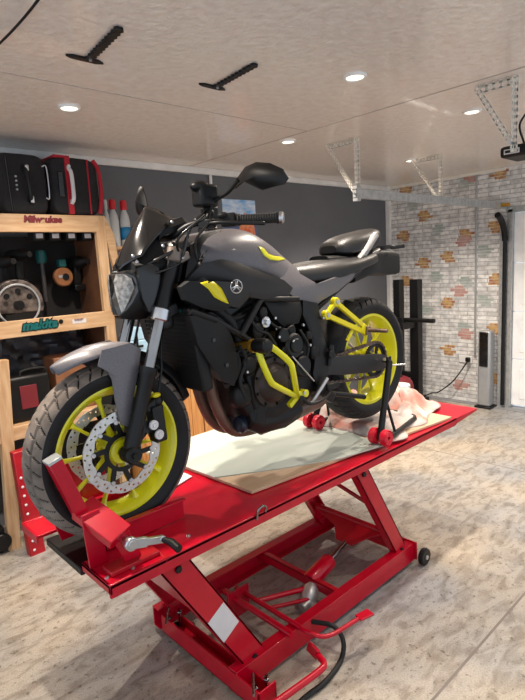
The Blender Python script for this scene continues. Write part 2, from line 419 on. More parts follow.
for k in range(9):
    a = k/8*PI/2*.8; P.append((XW-.035-.26*(1-math.cos(a)), 2.232, 1.70+.26*math.sin(a)))
MB().tube(P, [.019, .019]+[.03]*9, 8).build('curved_rail', 'black', t)
MB().bb((XW-.02, 2.235, .0), (XW-.008, 2.29, 1.95)).build('wall_angle', 'galv', t)
def perf(b, p, q, side, w=.034, th=.003, holes=True):
    """perforated angle iron: strip of rungs and edges"""
    p = Vector(p); q = Vector(q); d = q-p; L_ = d.length; d.normalize(); sd = Vector(side); sd = (sd-d*sd.dot(d)).normalized()
    for s_ in (-1, 1): b.beam(p+sd*s_*w*.38, q+sd*s_*w*.38, w*.24, th, sd)
    n = int(L_/.03)
    for k in range(n+1):
        c = p + d*(L_*k/n); b.beam(c-d*.007, c+d*.007, w*.9, th, sd)
def bracket(x, y, zb, w, label, far=.24):
    t = thing('ceiling_bracket', (x, y, ZC), label, 'bracket', 'perforated steel hangers for the door track')
    b = MB(); perf(b, (x, y-.005, ZC-.003), (x, y+far, ZC-.003), (1, 0, 0)); perf(b, (x+.015, y-.005, ZC-.018), (x+.015, y+far, ZC-.018), (0, 0, 1)); b.build('top_strap', 'offwhite', t, flat=True)
    b = MB(); perf(b, (x, y, ZC), (x, y, zb), (1, 0, 0)); perf(b, (x+.017, y, ZC), (x+.017, y, zb), (0, 1, 0)); b.build('drop_strap', 'offwhite', t, flat=True)
    b = MB(); perf(b, (x, y+far, ZC-.004), (x, y+.012, zb+.05), (1, 0, 0)); perf(b, (x-.016, y+far, ZC-.012), (x-.016, y+.012, zb+.05), (0, 1, 1), .028); b.build('brace_strap', 'offwhite', t, flat=True)
    MB().cyl((x-.03, y, zb+.03), (x+.03, y, zb+.03), .008, 6).build('bolt', 'silver', t)
bracket(3.03, YT, ZT-.03, 0, 'cream perforated steel bracket at the free end of the galvanised track')
bracket(4.15, YT, ZT-.03, 0, 'cream perforated steel bracket halfway along the galvanised track')
bracket(2.70, 1.09, 2.075, 0, 'cream perforated steel bracket beside the black door opener', .17)
t = thing('door_opener', (2.86, 1.06, 2.06), 'black garage door opener box hanging at the right edge', 'door opener')
c = W(524, 152, x=2.86)
MB().box(c, (.20, .16, .055)).build('housing', 'black_matt', t, bevel=.015)
MB().box(c+Vector((-.101, .02, -.002)), (.004, .075, .024)).build('rim', 'label', t, bevel=.003)
MB().box(c+Vector((-.103, .02, -.002)), (.004, .062, .013)).build('lamp_window', 'black', t, bevel=.003)
MB().bb((c.x+.02, c.y-.05, c.z), (c.x+.05, c.y-.02, ZC)).build('hanger', 'black', t)
MB().smoothtube([c+Vector((-.05, -.02, .03)), c+Vector((-.06, .0, .12)), c+Vector((-.02, -.03, .2)), (c.x+.02, c.y-.05, ZC-.02)], .005).build('power_cable', 'black', t)

# ------------------------------------------------------------------ right wall things
t = thing('tower_heater', (5.33, 2.38, 0), 'slim silver tower heater with black control panel against the brick wallpaper', 'heater')
MB().bb((5.27, 2.31, .02), (5.39, 2.44, .81)).build('body', 'grey_plastic', t, bevel=.018)
MB().bb((5.262, 2.33, .44), (5.275, 2.42, .80)).build('control_panel', 'black_gloss', t, bevel=.012)
for k in range(3):
    MB().disc((5.259, 2.375, .50+k*.12), (1, 0, 0), .022, .006).build('dial', 'black', t)
MB().bb((5.25, 2.29, 0), (5.41, 2.46, .022)).build('base', 'black', t, bevel=.006)
c = W(466, 359, x=XW)
t = thing('wall_socket', (XW, c.y, c.z), 'white double wall socket on the brick wallpaper', 'socket')
MB().bb((XW-.012, c.y-.075, c.z-.04), (XW, c.y+.075, c.z+.04)).build('face_plate', 'white', t, bevel=.004)
pl = MB().bb((XW-.05, c.y-.058, c.z-.025), (XW-.012, c.y-.012, c.z+.025)).build('plug', 'black', None, bevel=.008)
tag(pl, 'black plug pushed in the white wall socket', 'plug')
tag(MB().smoothtube([(XW-.05, c.y-.035, c.z-.02), (XW-.07, c.y+.02, c.z-.12), (XW-.09, c.y+.12, c.z-.26), (XW-.12, c.y+.26, c.z-.38), W(432, 393, x=XW-.16), W(424, 396, z=.006)], .007).build('power_cable', 'black'),
    'black power cable sagging from the wall socket to the floor', 'cable')
tag(MB().bb((XW-.016, 2.527, c.z+.03), (XW, 2.545, ZC-.03)).build('cable_conduit', 'galv', bevel=.003), 'thin vertical grey conduit on the brick wallpaper above the socket', 'conduit')
tag(MB().cyl((2.83, YW-.02, 1.2), (2.83, YW-.02, ZC-.05), .013).build('wall_pipe', 'white'), 'thin white vertical pipe on the dark wall behind the handlebar', 'pipe')
# black rack in the corner
t = thing('barbell_rack', (5.0, 3.1, 0), 'tall black steel barbell rack standing in the far corner', 'rack')
for y, w_ in ((3.19, .04), (2.98, .05)): MB().bb((4.95, y-w_, .03), (5.04, y+w_, 1.36)).build('upright', 'black', t, bevel=.004)
MB().bb((4.97, 2.97, .30), (5.02, 3.2, .36)).build('crossbar', 'black', t, bevel=.004)
for y in (3.19, 2.99): MB().bb((4.62, y-.03, .0), (5.22, y+.03, .05)).build('foot', 'black', t, bevel=.004)
for y in (3.19, 2.99): MB().bb((4.70, y-.035, .86), (4.97, y+.035, .93)).bb((4.70, y-.03, .93), (4.72, y+.03, .99)).build('rest_arm', 'black', t, bevel=.004)
tag(MB().cyl((4.80, 3.34, .955), (4.80, 2.66, .955), .022).build('barbell', 'black'), 'black barbell lying across the rest arms of the corner rack', 'barbell')
p = W(396, 325, x=4.75)
tag(MB().box(p, (.03, .03, .06)).build('orange_tag', 'orange', bevel=.006), 'small orange clip on the black rack just behind the rear tyre', 'clip')
p = Vector((4.3, 2.74, 0))
t = thing('plastic_container', p, 'tall pale blue plastic container on the floor behind the rear wheel', 'container')
MB().lathe([(0, 0), (.09, 0), (.10, .02), (.10, .33), (.09, .37), (0, .375)], p, (0, 0, 1), 32).build('body', 'lightblue', t)
MB().disc(p+Vector((0, 0, .385)), (0, 0, 1), .092, .03).build('lid', 'white', t)
p = W(395, 372, x=4.6)
t = thing('kit_bag', (4.6, p.y, 0), 'dark red bag on the floor in front of the black corner rack', 'bag')
MB().ell((4.6, p.y, .20), (.16, .17, .20), e=.6).build('body', 'darkred', t); MB().smoothtube([(4.6, p.y-.08, .38), (4.6, p.y-.05, .45), (4.6, p.y+.05, .45), (4.6, p.y+.08, .38)], .01).build('handle', 'black', t)

# poster behind the handlebar
t = thing('wall_poster', (3.14, YW-.004, 1.85), 'poster of blue sky and mountain above warm red shapes on the dark wall', 'poster')
X0, X1, Z0, Z1 = 2.95, 3.33, 1.76, 2.17
MB().bb((X0, YW-.004, Z0), (X1, YW-.001, Z1)).build('paper', mat('poster_sky', (110, 170, 224), .4, c2=(226, 236, 246), scale=7, stretch=(1, 1, 3)), t)
MB().prism([(X0, YW-.006, Z0+.19), (X0+.08, YW-.006, Z0+.24), (X0+.2, YW-.006, Z0+.22), (X0+.3, YW-.006, Z0+.27), (X1, YW-.006, Z0+.22), (X1, YW-.006, Z0), (X0, YW-.006, Z0)], (0, .002, 0)).build('mountain_print', mat('poster_mountain', (66, 84, 130), .4, c2=(92, 108, 150), scale=12), t)
MB().prism([(X0+.14, YW-.008, Z0), (X0+.18, YW-.008, Z0+.19), (X0+.24, YW-.008, Z0+.30), (X0+.34, YW-.008, Z0+.27), (X1-.003, YW-.008, Z0)], (0, .002, 0)).build('warm_print', mat('poster_warm', (214, 84, 48), .4, c2=(236, 160, 110), scale=26), t)

# ------------------------------------------------------------------ shelving at the left
YS = 3.2
def at(u, v, y=YS): return W(u, v, y=y)
zt1 = at(50, 214.5).z; zt0 = at(50, 232).z; xr = at(99, 225).x
zm1 = at(60, 316).z; zm0 = at(60, 332).z
t = thing('shelf_unit', (1.2, 3.4, 0), 'tall pine shelving unit against the dark wall under the suitcases', 'shelf')
XS0 = .1
MB().bb((XS0, YS, zt0), (xr, YS+.03, zt1)).build('top_fascia', 'pine', t, bevel=.003)
MB().bb((XS0, YS+.03, zt1-.025), (xr, YW-.01, zt1)).build('top_board', 'pine', t)
MB().bb((XS0, YS, zm0), (xr+.03, YS+.03, zm1)).build('middle_fascia', 'pine', t, bevel=.003)
MB().bb((XS0, YS+.03, zm0), (xr, YW-.01, zm0+.022)).build('middle_board', 'pine', t)
p = at(10, 425); zl = p.z-.02
MB().bb((XS0, YS-.0, zl-.08), (xr+.1, YS+.03, zl)).build('lower_fascia', 'pine', t, bevel=.003)
MB().bb((XS0, YS+.03, zl-.02), (xr, YW-.01, zl)).build('lower_board', 'pine', t)
MB().beam(at(1, 360), W(14, 548, z=0.0), .05, .07).build('post', 'pine_v', t, bevel=.003)
MB().bb((xr-.02, YS, 0), (xr+.045, YS+.04, zt1+.0)).build('post', 'pine_v', t, bevel=.003)
MB().bb((xr-.005, YS+.04, .0), (xr+.012, YW-.01, zt0)).build('side_board', mat('stained_side_board', (104, 66, 42), .6, c2=(80, 50, 34), scale=8), t)
MB().bb((XS0, YW-.02, .1), (xr, YW-.008, zt0)).build('back_board', 'dark_back', t)
# side wing that carries the bottles
za = at(114, 246).z
q = [(xr+.045, 0, zt1-.02), (xr+.075, 0, zt1-.02), (at(119, 250).x+.02, 0, za-.01), (at(118, 266).x, 0, za-.10), (xr+.045, 0, zm1)]
MB().prism([(a, YS, c) for a, _, c in [(xr+.045, 0, zt1), (xr+.10, 0, zt1-.12), (at(119, 262).x, 0, at(119, 262).z), (at(116, 275).x, 0, at(116, 275).z), (xr+.045, 0, zt1-.16)]], (0, .03, 0)).build('corner_brace', 'pine', t, bevel=.002)
MB().bb((xr+.045, YS+.03, at(112, 247, 3.3).z-.02), (at(135, 247, 3.3).x, YS+.25, at(112, 247, 3.3).z)).build('side_ledge', 'pine', t, bevel=.002)
# stickers
def strip(name, u0_, v0, u1, v1, m_, parent, y=YS-.0015, n=1):
    b = MB(); b.bb((at(u0_, v0, y).x, y, at(u0_, v1, y).z), (at(u1, v0, y).x, y+.0012, at(u1, v0, y).z)); return b.build(name, m_, parent)
def letters(name, text, p, size, m_, parent, xdir=(1, 0, 0), zdir=(0, 0, 1), th=.001, shear=0, bold=0):
    cu = bpy.data.curves.new('txt', 'FONT'); cu.body = text; cu.size = size; cu.extrude = th; cu.align_x = 'CENTER'; cu.align_y = 'CENTER'; cu.shear = shear; cu.offset = bold
    o = bpy.data.objects.new('txt', cu); COL.objects.link(o)
    dg = bpy.context.evaluated_depsgraph_get(); me = bpy.data.meshes.new_from_object(o.evaluated_get(dg))
    bpy.data.objects.remove(o)
    xd = Vector(xdir).normalized(); zd = Vector(zdir).normalized(); nd = xd.cross(zd)
    b = MB(); b.add([Vector(p)+xd*q.co.x+zd*q.co.y+nd*q.co.z for q in me.vertices], [tuple(f.vertices) for f in me.polygons])
    return b.build(name, m_, parent, flat=True)
p = at(43, 219.5, YS-.002); letters('sticker_lettering', 'Milwaukee', p, .052, K['darkred'], t, bold=.003, shear=.15)
p = at(39.5, 324.8, YS-.002)
letters('sticker_lettering', 'makita', p, .078, 'black', t, shear=.3, bold=.008); letters('sticker_lettering', 'makita', p-Vector((0, .002, 0)), .078, 'teal', t, shear=.3, bold=.003)
MB().disc(at(61, 321.5, YS-.002), (0, 1, 0), .014, .004).build('round_sticker', 'black', t)
strip('white_sticker', 72, 318, 86, 324, 'label', t)
letters('sticker_lettering', 'SHELBY', at(79, 319.5, YS-.004), .018, 'darkred', t)
# suitcases
def case(name, u0_, u1, v0, y0, label, red):
    x0, x1 = at(u0_, 200, y0).x, at(u1, 200, y0).x; ztop = at((u0_+u1)/2, v0, y0).z
    t = thing(name, ((x0+x1)/2, 3.36, zt1), label, 'suitcase', 'suitcases on the pine shelf')
    b = MB(); rings = []
    for k, (f, g) in enumerate([(0, .86), (.03, .95), (.1, 1), (.9, 1), (.97, .95), (1, .86)]):
        y = y0+(YW-.03-y0)*f; ring = []; cx, cz = (x0+x1)/2, (zt1+ztop)/2
        for j in range(32):
            a = 2*PI*j/32; sx = math.copysign(abs(math.cos(a))**.35, math.cos(a)); sz = math.copysign(abs(math.sin(a))**.35, math.sin(a))
            ring.append(Vector((cx+sx*(x1-x0)/2*g, y, max(zt1+.001, cz+sz*(ztop-zt1)/2*g))))
        rings.append(ring)
    b.loft(rings).build('shell', 'fabric_black', t)
    w = x1-x0; h = ztop-zt1; cx = (x0+x1)/2
    if not red:
        hd = MB().smoothtube([(cx+w*.08, y0-.002, zt1+h*.22), (cx+w*.06, y0-.035, zt1+h*.30), (cx+w*.03, y0-.035, zt1+h*.66), (cx+w*.01, y0-.002, zt1+h*.78)], .011).build('carry_handle', 'black', t)
        MB().bb((cx+w*.02, y0-.03, zt1+h*.70), (cx+w*.10, y0-.004, zt1+h*.80)).build('handle_clip', 'silver', hd, bevel=.006)
        MB().bb((cx+w*.06, y0-.03, zt1+h*.18), (cx+w*.14, y0-.004, zt1+h*.30)).build('handle_clip', 'silver', hd, bevel=.006)
        for k in range(4): MB().disc((cx-w*.16, y0-.004, zt1+h*(.40+k*.07)), (0, 1, 0), .006, .008, 12).build('lock_dial', 'grey_plastic', t)
        MB().tube([(cx-w*.30, y0-.002, zt1+h*.05), (cx-w*.32, y0-.002, zt1+h*.9)], .004).build('zip', 'black_gloss', t)
        MB().smoothtube([(cx+w*.40, y0-.003, zt1+h*.80), (cx+w*.48, y0-.012, zt1+h*.78), (cx+w*.48, y0-.012, zt1+h*.30), (cx+w*.42, y0-.003, zt1+h*.28)], .004).build('zip_pull_bar', 'silver', t)
    else:
        for f, g in ((.30, .07),): MB().bb((cx-w*(.5-f)-w*.0, y0-.006, zt1+.005), (cx-w*(.5-f)+w*g*1.6, y0+.03, ztop-.01)).build('red_band', 'fabric_red', t, bevel=.004)
        MB().bb((cx-w*.40, y0+.0, ztop-.012), (cx-w*.08, y0+.26, ztop+.003)).build('red_top_stripe', 'fabric_red', t, bevel=.002)
        MB().tube([(cx+w*.26, y0-.002, zt1+h*.02), (cx+w*.27, y0-.002, zt1+h*.97)], .005).build('red_piping', 'fabric_red', t)
        MB().smoothtube([(x1-.012, y0+.004, zt1+.01), (x1+.006, y0+.0, zt1+h*.4), (x1+.0, y0+.0, zt1+h*.8), (x1-.03, y0+.004, ztop-.01)], .013).build('red_piping', 'fabric_red', t)
        hd = MB().smoothtube([(cx-w*.13, y0-.004, zt1+h*.20), (cx-w*.12, y0-.03, zt1+h*.30), (cx-w*.12, y0-.03, zt1+h*.68), (cx-w*.13, y0-.004, zt1+h*.80)], .012).build('carry_handle', 'label', t)
        MB().bb((cx-w*.36, y0-.012, zt1+h*.30), (cx-w*.26, y0, zt1+h*.72)).build('name_tag', 'black_gloss', t, bevel=.004)
        for z_ in (.24, .82): MB().disc((cx-w*.13, y0-.01, zt1+h*z_), (0, 1, 0), .012, .012, 16).build('handle_stud', 'silver', hd)
    return t
case('suitcase', 1, 50, 153, 3.22, 'black suitcase with silver handle clips on the shelf top', False)
case('suitcase', 53, 101, 157, 3.20, 'black suitcase with red bands and white handle on the shelf top', True)
# bottles
for k, (u, vb, vt, lab, capm, hh) in enumerate([(109, 246, 199, 'plain white bottle touching the shelf post', 'bottle', 0), (116, 246, 199, 'clear spray bottle with red cap nearest the white one', 'bottle_red', 1), (127, 246, 200, 'clear bottle with red cap and blue label by the windscreen', 'bottle_red', 2)]):
    y = 3.30; p = W(u, vb, y=y); zt_ = W(u, vt, y=y).z; H = zt_-p.z; zb = at(112, 247, 3.3).z
    t = thing('spray_bottle', (p.x, y, zb), lab, 'bottle', 'bottles beside the shelf')
    r = .034 if k else .022; z0 = zb
    MB().lathe([(0, 0), (r, .002), (r*1.0, H*.3), (r*.98, H*.55), (r*.8, H*.68), (r*.45, H*.78), (r*.40, H*.84), (0, H*.84)], (p.x, y, z0), (0, 0, 1), 24).build('bottle_body', 'bottle', t)
    MB().lathe([(r*.5, H*.79), (r*.66, H*.81), (r*.66, H*.95), (r*.5, H), (0, H)], (p.x, y, z0), (0, 0, 1), 20).build('cap', capm, t)
    if k == 2: MB().lathe([(r*1.03, H*.15), (r*1.04, H*.42)], (p.x, y, z0), (0, 0, 1), 24).build('bottle_label', 'blue', t, solid=.001)
# tools in the upper bay
for k, u in enumerate((37, 53, 69, 85)):
    p = at(u, 236, 3.30); t = thing('battery', (p.x, 3.30, p.z-.04), ['black tool battery with white mark under the top board, leftmost', 'black tool battery with white mark, second from the left', 'black tool battery with white mark, third from the left', 'black tool battery with white mark nearest the shelf post'][k], 'battery', 'batteries clipped under the top board')
    MB().bb((p.x-.035, 3.26, p.z-.03), (p.x+.035, 3.36, zt1-.025)).build('case', 'black_matt', t, bevel=.008)
    MB().bb((p.x-.022, 3.256, p.z-.016), (p.x+.020, 3.262, p.z+.012)).build('white_mark', 'label', t, bevel=.002)
p = at(41, 257, 3.50); q_ = at(42, 302, 3.50)
t = thing('hanging_tool', (p.x, 3.5, q_.z), 'grey shafted tool with teal head hanging in the upper bay', 'tool')
MB().cyl((p.x, 3.5, q_.z), (p.x, 3.5, p.z), .015).build('shaft', mat('dull_grey_metal', (70, 68, 68), .4, .5), t)
MB().lathe([(0, -.04), (.028, -.04), (.036, -.01), (.030, .04), (0, .045)], p, (0, 0, 1), 24).build('head', 'teal', t)
p = at(63, 277, 3.45)
t = thing('tape_measure', (p.x, 3.45, p.z-.07), 'round orange measuring tape hanging in the upper bay', 'tape measure')
MB().disc(p, (0, 1, 0), .062, .04).build('case', 'orange', t); MB().disc(p+Vector((.01, -.022, 0)), (0, 1, 0), .022, .012).build('hub', 'black', t); MB().box(p+Vector((-.012, -.0215, .004)), (.05, .003, .016)).build('name_strip', 'grey_plastic', t)
MB().box(p+Vector((0, 0, .09)), (.05, .05, .05)).build('clip', 'teal', t, bevel=.008)
def drill(u, v, y, label, s=1):
    p = at(u, v, y); t = thing('cordless_drill', p, label, 'drill', 'black tools in the upper bay')
    MB().lathe([(0, -.11), (.03, -.11), (.036, -.09), (.036, .03), (.02, .06), (.018, .10), (0, .10)], p, (.25, -1, 0), 20).build('motor_housing', 'black_matt', t)
    MB().beam(p+Vector((0, .03, -.02)), p+Vector((0, .05, -.15)), .04, .05).build('grip', 'black_matt', t, bevel=.01)
    MB().box(p+Vector((0, .05, -.17)), (.075, .10, .045)).build('battery_pack', 'black', t, bevel=.008)
drill(20, 255, 3.42, 'black cordless drill hanging at the left of the upper bay')
drill(4, 262, 3.42, 'black cordless drill at the left edge of the photo')
drill(78, 262, 3.45, 'black cordless drill beside the brown side board')
# circular saw
p = at(17, 303, 3.28); zb = zm0+.022
t = thing('circular_saw', (p.x, 3.30, zb), 'circular saw with pale metal guard on the middle board', 'circular saw')
R_ = (p.z-zb+.07)*.62; cz = zb+R_+.01
b = MB(); pts = []
for k in range(25): a = PI*(-.1+1.2*k/24); pts.append(Vector((p.x+math.cos(a)*R_, 3.26, cz+math.sin(a)*R_)))
b.prism(pts, (0, .05, 0)); b.build('blade_guard', mat('pale_cast_guard', (120, 108, 100), .45, .3, c2=(44, 36, 34), scale=22), t, bevel=.006)
MB().ring((p.x, 3.255, cz), (0, 1, 0), R_*.8, .006).build('guard_rim', 'grey_plastic', t)
MB().disc((p.x, 3.25, cz), (0, 1, 0), .028, .03).build('arbor', 'black', t)
for a in (.6, 1.5, 2.4): MB().disc((p.x+math.cos(a)*R_*.55, 3.257, cz+math.sin(a)*R_*.55), (0, 1, 0), .016, .008).build('guard_recess', 'black', t)
MB().bb((p.x-R_*1.3, 3.23, zb), (p.x+R_*1.35, 3.37, zb+.008)).build('base_plate', 'silver', t, bevel=.002)
MB().ell((p.x-.02, 3.36, cz), (.07, .07, .06)).build('motor', 'black_matt', t)
tag(MB().bb((at(45, 310, 3.35).x, 3.3, zb), (at(92, 310, 3.35).x, 3.55, zb+.05)).build('tool_tray', 'black_matt', bevel=.01), 'low black tool tray on the middle board beside the saw', 'tray')
# lower bay
b = MB(); n = 26; x0, x1 = XS0+.3, xr-.08; z0, z1 = at(20, 378, 3.45).z, zm0-.01; vs = []; fs = []
for i in range(n+1):
    for j in range(13):
        vs.append((x0+(x1-x0)*i/n, 3.46+.02*math.sin(i*1.7+j*.6)+.012*random.uniform(-1, 1), z0+(z1-z0)*j/12))
for i in range(n):
    for j in range(12): a = i*13+j; fs.append((a, a+1, a+14, a+13))
tag(b.add(vs, fs).build('plastic_sheet', mat('dark_grey_plastic_film', (34, 35, 42), .3, c2=(50, 52, 60), scale=10), solid=.002), 'crumpled dark grey plastic sheet hanging at the back of the lower bay', 'plastic sheet')
x0 = at(6, 400, 3.28).x; x1 = at(52, 400, 3.28).x; zt_ = at(20, 376, 3.28).z
t = thing('tool_case', ((x0+x1)/2, 3.36, zl), 'black tool case with red patch on the lower board', 'tool case')
MB().bb((x0, 3.26, zl), (x1, 3.44, zt_)).build('body', 'black', t, bevel=.02)
MB().bb((x1-.19, 3.254, zl+.08), (x1-.09, 3.262, zt_-.06)).build('red_patch', 'darkred', t, bevel=.003)
MB().smoothtube([(x0+.1, 3.30, zt_-.004), (x0+.12, 3.30, zt_+.025), (x0+.24, 3.30, zt_+.025), (x0+.26, 3.30, zt_-.004)], .009).build('carry_handle', 'black_matt', t)
x0 = at(52, 360, 3.30).x; x1 = at(92, 360, 3.30).x; zt_ = at(60, 357, 3.3).z
tag(MB().bb((x0, 3.27, zl), (x1, 3.5, zt_)).build('wooden_box', mat('worn_wooden_box', (140, 92, 60), .6, c2=(116, 74, 48), scale=10), bevel=.006), 'brown wooden box in the lower bay above the front mudguard', 'box')
# under the shelf
t = thing('metal_trolley', (.95, 3.08, 0), 'red metal trolley leaning upright between the pine post and front tyre', 'trolley')
MB().beam(W(19, 450, y=3.1), W(37, 556, y=3.08), .06, .09).build('frame', 'red_dark', t, bevel=.006)
MB().beam(W(30, 445, y=3.12), W(50, 500, y=3.12), .05, .1).build('side_plate', 'red_dark', t, bevel=.006)
b = MB()
for k in range(9):
    p = W(21+k*1.7, 478+k*9, y=3.05); b.ell(p, (.008, .006, .008), n=8, m_=6)
b.build('rivets', 'label', t)
t = thing('floor_grinder', (.62, 3.3, 0), 'dark machine on the floor left of the pine post, mostly cut off', 'machine')
MB().bb((.5, 3.22, .0), (.83, 3.5, .16)).build('housing', 'black_matt', t, bevel=.02); MB().disc((.80, 3.2, .08), (0, 1, 0), .05, .03).build('wheel', 'black', t); MB().bb((.6, 3.215, .05), (.72, 3.222, .09)).build('orange_badge', 'orange', t)

# pine cabinet under a bench behind the engine
t = thing('pine_cabinet', (2.2, 3.33, 0), 'varnished pine cabinet with black latch behind the engine', 'cabinet')
MB().bb((1.72, 3.12, .06), (2.75, YW-.02, .86)).build('carcass', 'pine_door', t)
for k in range(2):
    x0 = 1.74+k*.50; dd = MB()
    for j in range(5): dd.bb((x0+j*.098, 3.095, .09), (x0+j*.098+.094, 3.12, .84))
    o = dd.build('door', 'pine_door', t, bevel=.002)
    lp = W(174, 389, y=3.09) if k == 0 else W(228, 389, y=3.09)
    MB().bb((lp.x-.03, 3.07, lp.z-.035), (lp.x+.035, 3.096, lp.z+.035)).cyl((lp.x+.03, 3.075, lp.z), (lp.x+.06, 3.075, lp.z), .012).build('latch', 'black', o, bevel=.003)
MB().bb((1.70, 3.08, .86), (2.78, YW-.02, .89)).build('cabinet_top', 'pine', t, bevel=.004)
MB().bb((1.74, 3.14, 0), (2.73, YW-.04, .06)).build('plinth', 'black_matt', t)
p = W(140, 343, y=3.2)
t = thing('plastic_container', (p.x, 3.25, .89), 'pale blue container with dark letter seen between the fork legs', 'container')
pz = W(140, 326, y=3.25).z
MB().bb((p.x-.11, 3.2, .89), (p.x+.11, 3.32, pz-.09)).prism([(p.x-.11, 3.2, pz-.09), (p.x+.11, 3.2, pz-.09), (p.x+.02, 3.2, pz), (p.x-.06, 3.2, pz)], (0, .12, 0)).build('body', 'lightblue', t, bevel=.008)
letters('letter', 'L', W(139, 342, y=3.192), .12, 'black', t, bold=.003)

# ------------------------------------------------------------------ the lift
T = thing('motorcycle_lift', (1.70, 1.68, 0), 'red hydraulic motorcycle lift table with scissor arms carrying the motorcycle', 'motorcycle lift')
Y0, Y1, ZD = 1.365, 1.99, .70
X0, X1 = .625, 2.70
b = MB(); b.bb((.80, Y0, ZD-.012), (X1, Y1, ZD)); b.bb((X0-.02, Y0, ZD-.012), (.80, Y0+.19, ZD)); b.bb((X0-.05, Y1-.15, ZD-.012), (.80, Y1, ZD))
b.bb((X0-.02, Y0, ZD-.042), (X1, Y0+.012, ZD+.003)); b.bb((X0-.05, Y1-.012, ZD-.042), (X1, Y1, ZD+.003))
b.bb((X0-.02, Y0, ZD-.03), (X0-.012, Y0+.19, ZD)); b.bb((X0-.056, Y1-.15, ZD-.03), (X0-.0505, Y1, ZD+.001))
dk = b.build('deck', 'red', T, bevel=.002)
b = MB()
for x in (1.0, 1.4, 1.85, 2.25): b.bb((x-.02, Y0+.012, ZD-.045), (x+.02, Y1-.012, ZD-.012))
b.build('deck_ribs', 'red_dark', T)
MB().bb((.60, Y0+.191, ZD-.045), (.80, Y1-.151, ZD-.02)).build('wheel_trough', 'black', T, bevel=.003)
MB().prism([(X1, Y0, ZD), (2.95, Y0, ZD-.002), (2.95, Y0, ZD-.016), (X1, Y0, ZD-.035)], (0, Y1-Y0, 0)).build('ramp', 'red', T, bevel=.002)
MB().smoothtube([(W(261, 511, y=Y0-.004))+Vector(q) for q in ((-.022, 0, -.025), (-.02, -.006, .01), (0, -.01, .022), (.02, -.006, .01), (.022, 0, -.01))], .0045).build('tie_down_loop', 'chrome', T)
# wheel vise
v = MB()
YN = BY-.085
v.beam(S(-.10, .032, -.078), S(.205, .032, -.078), .006, .078)
v.beam(S(-.10, .070, -.088), S(.205, .070, -.088), .025, .006)
v.build('near_jaw', 'red', T, bevel=.002)
v = MB(); v.beam(S(-.12, .05, .095), S(.18, .05, .095), .006, .11); v.beam(S(-.12, .10, .105), S(.18, .10, .105), .03, .006)
v.build('far_jaw', 'red', T, bevel=.002)
a = B(84, 520, -.09); c = B(53, 461, -.09)
b = MB(); b.beam(a, c, .045, .042); b.build('near_upright', 'red', T, bevel=.003)
MB().beam(c, c+(c-a).normalized()*.010, .047, .044).build('end_cap', 'galv', T, bevel=.001)
b = MB(); b.prism([(.62, BY+.11, ZD), (.85, BY+.11, ZD), (.80, BY+.11, ZD+.20), (.66, BY+.11, ZD+.27), (.55, BY+.11, ZD+.25)], (0, .006, 0)); b.build('far_upright', 'red', T, bevel=.002)
h0 = W(86, 516, y=YN-.0); h1 = W(124, 546, y=1.40)
ha = W(82, 507, y=1.555); hb = W(121, 537, y=1.415); sl = Vector((1, 0, .25)).normalized()
b = MB(); b.beam(ha, hb, .085, .034, (1, 0, .15)); b.build('screw_housing', 'red', T, bevel=.003)
b = MB()
b.beam(Vector((hb.x+.005, 1.425, hb.z)), Vector((hb.x+.045, 1.43, ZD)), .008, .055, (0, 1, 0)); b.beam(Vector((ha.x, 1.50, ha.z)), Vector((ha.x+.01, 1.50, ZD)), .008, .06, (0, 1, 0)); b.build('screw_bracket', 'red', T, bevel=.002)
b = MB(); b.bb((.63, 1.40, ZD), (.80, 1.46, ZD+.016)); b.build('foot_plate', 'red_dark', T, bevel=.003)
cr = W(131, 544, y=1.385); ce = W(162, 539, y=1.375)
b = MB(); b.cyl(cr+Vector((0, .05, 0)), cr-Vector((0, .012, 0)), .014); b.disc(cr, (0, 1, 0), .022, .018); b.beam(cr, cr.lerp(ce, .5), .016, .03); b.beam(cr.lerp(ce, .45), ce, .014, .022); b.disc(ce, (0, 1, 0), .012, .016)
ck = b.build('crank', 'silver', T, bevel=.002)
MB().tube([ce, ce+Vector((.012, -.035, -.004)), W(179, 549, y=1.30)], [.008, .013, .013], 16).build('crank_grip', 'black', ck)
b = MB()
for p in ((.70, 1.40), (.78, 1.41), (.62, 1.41), (.93, 1.43)): b.lathe([(0, .006), (.007, .005), (.008, 0)], (p[0], p[1], ZD), (0, 0, 1), 6)
b.build('bolts', 'silver', T)
